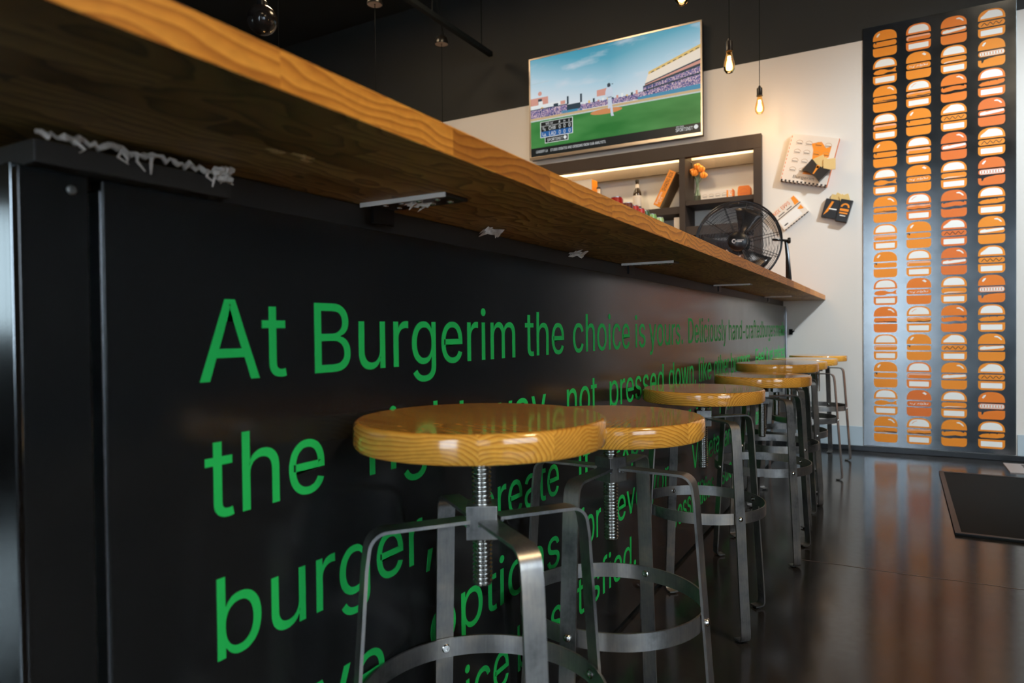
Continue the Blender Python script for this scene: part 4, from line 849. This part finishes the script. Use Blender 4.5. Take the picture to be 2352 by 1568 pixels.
# white burger box with orange end, small orange box
def art_row(s):
    for q in range(4): mini_burger(s, -.085+.048*q, .02, .038, m_line)
    s.rect(.075, .01, .088, .062, m_or, 1); s.text('3', .092, .016, .04, m_or, 1)
bx = carton('burger_box', 'long white box printed with burger outlines and an orange end on the right shelf', 'box', (-1.165, 5.265, 1.812), .23, .09, .07, m_paper, art=art_row)
b = bmesh.new(); box(b, .115, .1165, -.045, .045, 0, .07); finish('end_flap', b, m_or3, bx)
ob = thing('round_top_box', 'small orange box with a rounded top at the right end of the shelf', 'box', (-.968, 5.265, 1.812))
b = bmesh.new(); prism(b, [(-.042, 0), (.042, 0), (.046, .03), (.044, .07)]+arc(.028, .070, .014, 0, 90, 4)+arc(-.028, .070, .014, 90, 180, 4)+[(-.046, .03)], -.035, .035)
finish('carton', b, m_or3, ob)
s = Sheet(0); s.poly(arc(0, .038, .026, 0, 180, 10)+arc(0, .038, .022, 180, 0, 10), m_or2, 0); s.rect(-.026, .022, .026, .034, m_or2, 0); s.build('printing', ob, (0, -.035, 0), (1, 0, 0), (0, 0, 1))
# beer bottle with white label
def bottle(name, label, loc, h, m, lab_m, cap_m, r=.03):
    t = thing(name, label, 'bottle', loc)
    b = bmesh.new(); lathe(b, [(0, 0), (r, 0), (r, h*.55), (r*.9, h*.62), (r*.45, h*.74), (r*.38, h*.80), (r*.40, h*.95), (0, h*.95)], 24); finish('glass', b, m, t, True)
    b = bmesh.new(); lathe(b, [(r*1.01, h*.18), (r*1.02, h*.19), (r*1.02, h*.5), (r*1.01, h*.51)], 24, cap=False); finish('label', b, lab_m, t, True)
    b = bmesh.new(); lathe(b, [(r*.47, h*.72), (r*.41, h*.78), (r*.41, h*.86)], 20, cap=False); finish('neck_label', b, m_paper, t, True)
    b = bmesh.new(); lathe(b, [(r*.46, h*.94), (r*.46, h*.99), (r*.38, h), (0, h)], 20); finish('cap', b, cap_m, t, True)
    return t
m_bg = mat('brown_glass', (.035, .02, .01), .12)
bottle('beer_bottle', 'brown beer bottle with a white label on the left shelf', (-1.795, 5.26, 1.777), .265, m_bg, m_paper, m_dk, .034)
bottle('juice_bottle', 'pale bottle with an orange label and black cap half hidden behind the worktop', (-2.13, 5.27, 1.777), .245, mat('pale_plastic', (.75, .6, .42), .3), m_or, m_dk, .034)
def art_big(s):
    mini_burger(s, .02, .22, .07, m_line); s.rect(-.01, .215, .05, .225, m_or, 3)
bx = carton('takeaway_box', 'white takeaway box with an orange side half hidden at the left shelf end', 'box', (-2.33, 5.27, 1.777), .33, .12, .305, m_paper, art=art_big)
b = bmesh.new(); box(b, .165, .1665, -.06, .06, 0, .305); finish('side_flap', b, m_or, bx)
carton('white_carton', 'narrow white carton standing against the shelf divider in the lower bay', 'box', (-1.452, 5.24, 1.28), .05, .12, .42, m_paper)
carton('napkin_pack', 'pale pack lying in the lower right shelf bay behind the fan', 'box', (-1.14, 5.27, 1.28), .30, .14, .16, mat('pink_card', (.70, .45, .36), .7))

# drinks display behind the bar, hidden below the counter line, carrying the cans
ds = thing('drinks_display', 'low steel drinks cabinet behind the worktop carrying the cans', 'cabinet', (-1.5, 3.95, 0))
b = bmesh.new(); box(b, -.25, .19, -.55, .75, .05, 1.45, bev=.01); finish('body', b, mat('stainless', (.5, .5, .5), .35, 1), ds)
b = bmesh.new(); box(b, -.26, .20, -.56, .76, 1.45, 1.475, bev=.004); finish('top', b, m_blackm, ds)
for q, (x, y) in enumerate(((-.2, -.5), (.14, -.5), (-.2, .7), (.14, .7))):
    b = bmesh.new(); lathe(b, [(0, 0), (.02, 0), (.02, .05), (0, .05)], 12, Matrix.Translation((x, y, 0))); finish('foot', b, m_black, ds)
def can(loc, m, label, group, r=.033, h=.122):
    t = thing('drink_can', label, 'can', loc, group=group)
    b = bmesh.new(); lathe(b, [(0, 0), (r*.8, 0), (r, .008), (r, h*.88), (r*.86, h*.97), (r*.86, h*.975)], 24, cap=False); finish('body', b, m, t, True)
    b = bmesh.new(); lathe(b, [(r*.86, h*.965), (r*.88, h), (r*.80, h), (r*.78, h*.97), (0, h*.97)], 24, cap=False); finish('lid', b, m_alu, t, True)
    b = bmesh.new()
    pts = []
    for i in range(9):
        a = R(-120+i*9); pts.append((a, h*.55+.02*math.sin(i*.9)))
    for (a0, z0), (a1, z1) in zip(pts, pts[1:]):
        q = [b.verts.new(((r+.0006)*math.cos(a), (r+.0006)*math.sin(a), z)) for a, z in ((a0, z0-.006), (a1, z1-.006), (a1, z1+.006), (a0, z0+.006))]
        b.faces.new(q)
    finish('logo', b, m_white, t)
    return t
can((-1.385, 3.70, 1.475), m_red, 'red drink can with white script, nearest and largest of the cans behind the worktop', 'cans behind the bar', .037, .125)
for y, m, l in ((3.885, mat('can_maroon', (.18, .03, .02), .3), 'dark maroon can just behind the big red can'), (3.99, m_red, 'third can in the row, red, behind the maroon one'),
                (4.10, m_red, 'fourth can in the row, red, in front of the green cans'), (4.20, mat('can_darkgreen', (.04, .12, .03), .3), 'dark green can between the red and the pale green cans'),
                (4.34, m_gcan, 'pale green can next to the dark green one'), (4.50, mat('can_lime', (.35, .50, .22), .3), 'light green can at the far end of the can row')):
    can((-1.385, y, 1.475), m, l, 'cans behind the bar')

# ------------------------------------------------------------------ packaging stuck to the wall
WY = 5.2
# big white burger box, tilted
pk = thing('burger_carton', 'large white square carton with rows of burger outlines, stuck tilted on the wall', 'carton', (-.517, WY, 2.01))
pk.rotation_euler = (0, R(14.5), 0)
b = bmesh.new(); box(b, -.155, .155, -.045, 0, -.165, .165, bev=.001); finish('carton', b, m_paper, pk)
b = bmesh.new(); box(b, .155, .1565, -.045, 0, -.165, .165); finish('orange_side', b, m_or2, pk)
b = bmesh.new()
for q in range(11): box(b, -.15+q*.0285, -.15+q*.0285+.014, -.0455, -.001, -.1665, -.165)
finish('striped_edge', b, m_dk, pk)
s = Sheet(0)
for r_ in range(4):
    for c_ in range(4): mini_burger(s, -.09+.063*c_, .095-.062*r_, .045, m_line)
s.poly([(-.01, .11), (.05, .13), (.09, .09), (.12, .11), (.12, .03), (.07, .01), (.05, -.10), (-.02, -.10), (.02, .0), (.01, .07)], m_or, 0)
s.text('Burgerim', -.075, -.135, .020, m_dk, 1, width=.14)
for q in range(12): s.rect(-.150, -.15+q*.026, -.146, -.15+q*.026+.014, m_or2, 1); s.rect(-.15+q*.0265, -.165, -.15+q*.0265+.013, -.152, m_dk, 1)
s.build('printing', pk, (0, -.045, 0), (1, 0, 0), (0, 0, 1))
# black sleeve with crackers
ck = thing('cracker_sleeve', 'black curved paper sleeve holding square crackers, in front of the large white carton', 'snack', (-.465, WY-.048, 1.93))
ck.rotation_euler = (0, R(40), 0)
b = bmesh.new(); prism(b, [(-.075, -.055), (-.03, -.042), (.02, -.042), (.065, -.058), (.075, .045), (.03, .028), (-.02, .026), (-.07, .040)], -.04, 0); finish('sleeve', b, m_blackm, ck)
for i, (x, z, a) in enumerate(((.02, .055, 10), (-.018, .050, 30), (.045, .070, 50))):
    b = bmesh.new(); box(b, -.038, .038, -.004, .004, -.038, .038, Matrix.Translation((x, -.014-.008*i, z)) @ Matrix.Rotation(R(a), 4, 'Y'), bev=.002); finish('cracker', b, mat('cracker', (.72, .50, .20), .7), ck)
s = Sheet(0); s.poly([(-.012, .02), (.004, .022), (.006, -.035), (-.002, -.038)], m_or, 0); s.disc(-.004, .018, .011, m_or, 0); s.build('printing', ck, (0, -.04, 0), (1, 0, 0), (0, 0, 1))
# white and red mix box
mx = thing('mix_carton', 'small white carton with red lettering, tilted on the wall beside the fan', 'carton', (-.650, WY, 1.660))
mx.rotation_euler = (0, R(-38), 0)
b = bmesh.new(); box(b, -.10, .10, -.04, 0, -.08, .075, bev=.001); finish('carton', b, m_paper, mx)
b = bmesh.new()
for q in range(9): box(b, -.095+q*.022, -.095+q*.022+.010, -.0402, -.001, -.0812, -.080)
finish('striped_edge', b, m_dk, mx)
s = Sheet(0); s.rect(-.10, .002, .10, .008, m_dk, 0); s.text('MIX', -.085, .040, .026, m_or2, 1, width=.05); s.text('EPPS', -.02, .040, .026, m_or2, 1, width=.065)
s.rect(-.07, .018, -.02, .024, m_dk, 1); s.rect(0, .018, .04, .024, m_dk, 1); s.poly([(.06, .012), (.095, .012), (.095, .07), (.07, .07)], m_or, 0)
s.rect(-.09, -.07, .06, -.005, m_white, 0); s.poly([(.055, -.02), (.09, -.01), (.09, -.045), (.07, -.035)], m_or, 1); s.rect(-.08, -.06, -.05, -.052, m_dk, 2)
s.build('printing', mx, (0, -.04, 0), (1, 0, 0), (0, 0, 1))
# black packets
bp = thing('black_packet', 'black snack packets with an orange burger print, on the wall near the burger sign', 'snack', (-.345, WY, 1.650))
bp.rotation_euler = (0, R(16), 0)
b = bmesh.new(); box(b, -.085, .01, -.03, 0, -.065, .065, bev=.002); finish('packet', b, m_blackm, bp)
b = bmesh.new(); box(b, .01, .085, -.045, 0, -.075, .075, bev=.002); finish('packet', b, m_blackm, bp)
for i in range(4):
    b = bmesh.new(); box(b, -.03, .03, -.003, .003, -.03, .03, Matrix.Translation((-.03+.02*i, -.012-.006*i, .07+.008*(i % 2))) @ Matrix.Rotation(R(20*i), 4, 'Y'), bev=.0015); finish('chip', b, mat('chip', (.66, .47, .18), .7), bp)
s = Sheet(0); s.poly(arc(.048, .022, .028, 0, 180, 10)+arc(.048, .022, .017, 180, 0, 10), m_or, 40); s.rect(.02, -.004, .076, .012, m_or, 40); s.rect(.022, -.022, .074, -.012, m_or, 40); s.rect(.03, -.038, .066, -.032, m_wh, 40)
s.poly([(-.075, -.05), (-.045, .05), (-.03, .05), (-.05, -.02)], m_or, 2); s.rect(-.05, -.005, 0, .003, m_wh, 3)
s.build('printing', bp, (0, -.030, 0), (1, 0, 0), (0, 0, 1))

# ------------------------------------------------------------------ fan on the worktop
fan = thing('fan', 'black round wire drum fan standing on the far part of the worktop', 'fan', (-.70, 3.62, 1.0675), R(11))
FR, FZ = .209, .2145
def ring_pts(r, y, n=56): return [(r*math.cos(2*math.pi*i/n), y, FZ+r*math.sin(2*math.pi*i/n)) for i in range(n)]
def grille(name, sgn):
    b = bmesh.new()
    for i in range(24 if sgn < 0 else 11):
        r = .052+i*(FR-.052)/(24 if sgn < 0 else 11)
        y = sgn*(.035+.035*math.sqrt(max(0, 1-(r/FR)**2)))
        tube(b, ring_pts(r, y), .0013, 4, closed=True)
    for q in range(11):
        a = 2*math.pi*q/11+.2
        tube(b, [(r*math.cos(a), sgn*(.037+.035*math.sqrt(max(0, 1-(r/FR)**2))), FZ+r*math.sin(a)) for r in (.04, .08, .12, .16, .19, FR)], .0017, 5)
    return finish(name, b, m_blackm, fan)
grille('front_grille', -1); grille('rear_grille', 1)
b = bmesh.new()
for y in (-.036, .036): tube(b, ring_pts(FR-.001, y, 72), .0042, 6, closed=True)
for q in range(6):
    a = math.pi/3*q+.5; tube(b, [((FR-.001)*math.cos(a), y, FZ+(FR-.001)*math.sin(a)) for y in (-.036, .036)], .004, 6)
finish('rim', b, m_blackm, fan, True)
b = bmesh.new(); lathe(b, [(0, .084), (.034, .082), (.046, .076), (.048, .066), (.048, .06)], 32, Matrix.Translation((0, 0, FZ)) @ Matrix.Rotation(R(90), 4, 'X'), cap=False)
hb = finish('badge', b, m_blackm, fan, True)
s = Sheet(0); s.poly(arc(-.019, 0, .011, 50, 310, 10)+arc(-.019, 0, .007, 310, 50, 10), m_white, 3); s.rect(-.014, -.0025, -.006, .0025, m_white, 3); s.rect(-.004, .002, .028, .006, m_white, 3); s.rect(-.004, -.005, .018, -.001, m_white, 3)
s.build('logo', hb, (0, -.084, FZ), (1, 0, 0), (0, 0, 1))
b = bmesh.new(); lathe(b, [(0, -.09), (.05, -.085), (.06, -.06), (.06, -.02), (.04, -.01), (.03, .03), (0, .03)], 28, Matrix.Translation((0, 0, FZ)) @ Matrix.Rotation(R(90), 4, 'X')); finish('motor', b, m_blackm, fan, True)
for q in range(3):
    b = bmesh.new(); g = []
    for i in range(8):
        row = []
        for j in range(5):
            r = .03+.15*i/7; w = R(12+12*(i/7)**.6)
            a = R(120*q+70)+w*(j/4-.5)*2; y = -.004+(j/4-.5)*.05
            row.append(b.verts.new((r*math.cos(a), y, FZ+r*math.sin(a))))
        g.append(row)
    for i in range(7):
        for j in range(4): b.faces.new((g[i][j], g[i+1][j], g[i+1][j+1], g[i][j+1]))
    bl = finish('blade', b, mat('blade_metal', (.10, .085, .075), .3, .9), fan, True)
    md = bl.modifiers.new('s', 'SOLIDIFY'); md.thickness = .0012
b = bmesh.new()
for sx in (-1, 1):
    tube(b, [(sx*.228, 0, FZ), (sx*.236, -.02, .14), (sx*.240, -.10, .012), (sx*.236, -.115, .009), (sx*.20, -.115, .009)], .0085, 8)
tube(b, [(-.20, -.115, .009), (.20, -.115, .009)], .0085, 8)
for sx in (-1, 1): tube(b, [(sx*.228, 0, FZ), (sx*.236, .03, .14), (sx*.24, .10, .012)], .0075, 8)
tube(b, [(-.24, .10, .0085), (.24, .10, .0085)], .0085, 8)
finish('stand', b, m_blackm, fan, True)
for sx in (-1, 1):
    b = bmesh.new(); lathe(b, [(0, 0), (.014, 0), (.016, .006), (.014, .014), (0, .016)], 12, Matrix.Translation((sx*.236, 0, FZ)) @ Matrix.Rotation(R(90*sx), 4, 'Y')); finish('knob', b, m_blackm, fan, True)
    b = bmesh.new(); tube(b, [(sx*.165, -.068, FZ), (sx*.236, -.0, FZ)], .0065, 8); finish('pivot_bolt', b, m_bolt, fan, True)

# ------------------------------------------------------------------ pendants and track
m_bulb = mat('bulb_glass', (1, .62, .22), .02, trans=1, ior=1.12)
m_fil = mat('filament', (1, .5, .1), .5, emit=(1, .52, .16), estr=60)
m_glow = mat('filament_core', (1, .7, .3), .5, emit=(1, .60, .22), estr=9)
m_sock = mat('black_socket', (.015, .012, .010), .35)
def pendant(x, y, zb, label, canopy=None):
    t = thing('pendant_lamp', label, 'pendant lamp', (x, y, zb), group='bare bulb pendants')
    b = bmesh.new(); tube(b, [(0, 0, .10), (.001, 0, (ZC-zb)*.5), (0, 0, ZC-zb)], .0026, 6); finish('cord', b, m_black, t)
    b = bmesh.new(); lathe(b, [(0, .112), (.006, .110), (.010, .098), (.0175, .094), (.0185, .088), (.0185, .048), (.020, .046), (.020, .040), (.0, .040)], 24); finish('socket', b, m_sock, t, True)
    b = bmesh.new(); lathe(b, [(.0140, .042), (.0150, .030), (.0200, .010), (.0270, -.018), (.0305, -.042), (.0285, -.062), (.018, -.078), (0, -.084)], 28, cap=False)
    g = finish('bulb', b, m_bulb, t, True)
    b = bmesh.new()
    for q in range(8):
        a0 = 2*math.pi*q/8; a1 = a0+2*math.pi/16
        tube(b, [(.006*math.cos(a0), .006*math.sin(a0), .012), (.014*math.cos(a1), .014*math.sin(a1), -.058)], .0008, 4)
        tube(b, [(.014*math.cos(a1), .014*math.sin(a1), -.058), (.006*math.cos(a0+.785), .006*math.sin(a0+.785), .012)], .0008, 4)
    finish('filament', b, m_fil, g)
    b = bmesh.new(); lathe(b, [(0, .012), (.005, .008), (.012, -.02), (.0165, -.045), (.013, -.062), (0, -.068)], 20); finish('glow', b, m_glow, g, True)
    lamp('bulb_light', 'POINT', (x, y, zb-.11), 2.5, (1, .60, .26), radius=.03)
    if canopy:
        cz = canopy-zb
        b = bmesh.new(); lathe(b, [(.054, cz), (.056, cz+.012), (.045, cz+.055), (.02, cz+.075), (0, cz+.078)], 28, cap=False); finish('canopy', b, m_blackm, t, True)
        b = bmesh.new(); lathe(b, [(.053, cz+.004), (.006, cz+.006)], 28, cap=False); finish('canopy_inside', b, mat('canopy_liner', (.45, .33, .25), .5), t)
    return t
pendant(-.80, 2.95, 2.325, 'glowing bare bulb cut by the top edge of the picture, above the television edge')
pendant(-.80, 3.92, 2.345, 'glowing bare bulb on a cord just right of the television')
pendant(-.80, 4.90, 2.385, 'glowing bare bulb hanging lowest in the picture, before the cream wall')
pendant(-3.24, 4.63, 2.05, 'thin black cord with a cup canopy hanging from the dark track end', 3.2)
pendant(-3.26, 3.83, 2.05, 'thin black cord with a cup canopy at the top edge, left of the track', 3.2)
pendant(-3.25, 2.93, 2.05, 'thin black cord right of the dark glass globe')
tr = thing('ceiling_track', 'black metal ceiling track running toward the far wall above the television', 'track', (-3.02, 3.0, 3.22))
b = bmesh.new(); box(b, -.02, .02, 0, 2.05, -.02, .02, bev=.003); finish('rail', b, m_black, tr)
b = bmesh.new()
for y in (.3, 1.9): tube(b, [(0, y, .02), (0, y, ZC-3.22)], .005, 6)
finish('hanger', b, m_black, tr)
b = bmesh.new(); tube(b, [(0, 1.2, .02), (-.09, 1.33, .25), (-.15, 1.45, .3), (-.19, 1.61, .06), (-.2, 1.63, .05)], .004, 6); finish('cable', b, m_black, tr)
gb = thing('globe_pendant', 'dark smoky glass globe with two highlights hanging above the worktop edge', 'pendant lamp', (-3.12, 2.70, 2.62))
b = bmesh.new(); bmesh.ops.create_uvsphere(b, u_segments=40, v_segments=24, radius=.083); finish('globe', b, mat('smoked_glass', (.016, .013, .011), .16, spec=.5), gb, True)
b = bmesh.new(); lathe(b, [(.03, .077), (.03, .10), (.012, .12), (0, .12)], 20); finish('cap', b, m_blackm, gb, True)
b = bmesh.new(); tube(b, [(0, 0, .12), (0, 0, ZC-2.62)], .004, 6); finish('rod', b, m_black, gb)
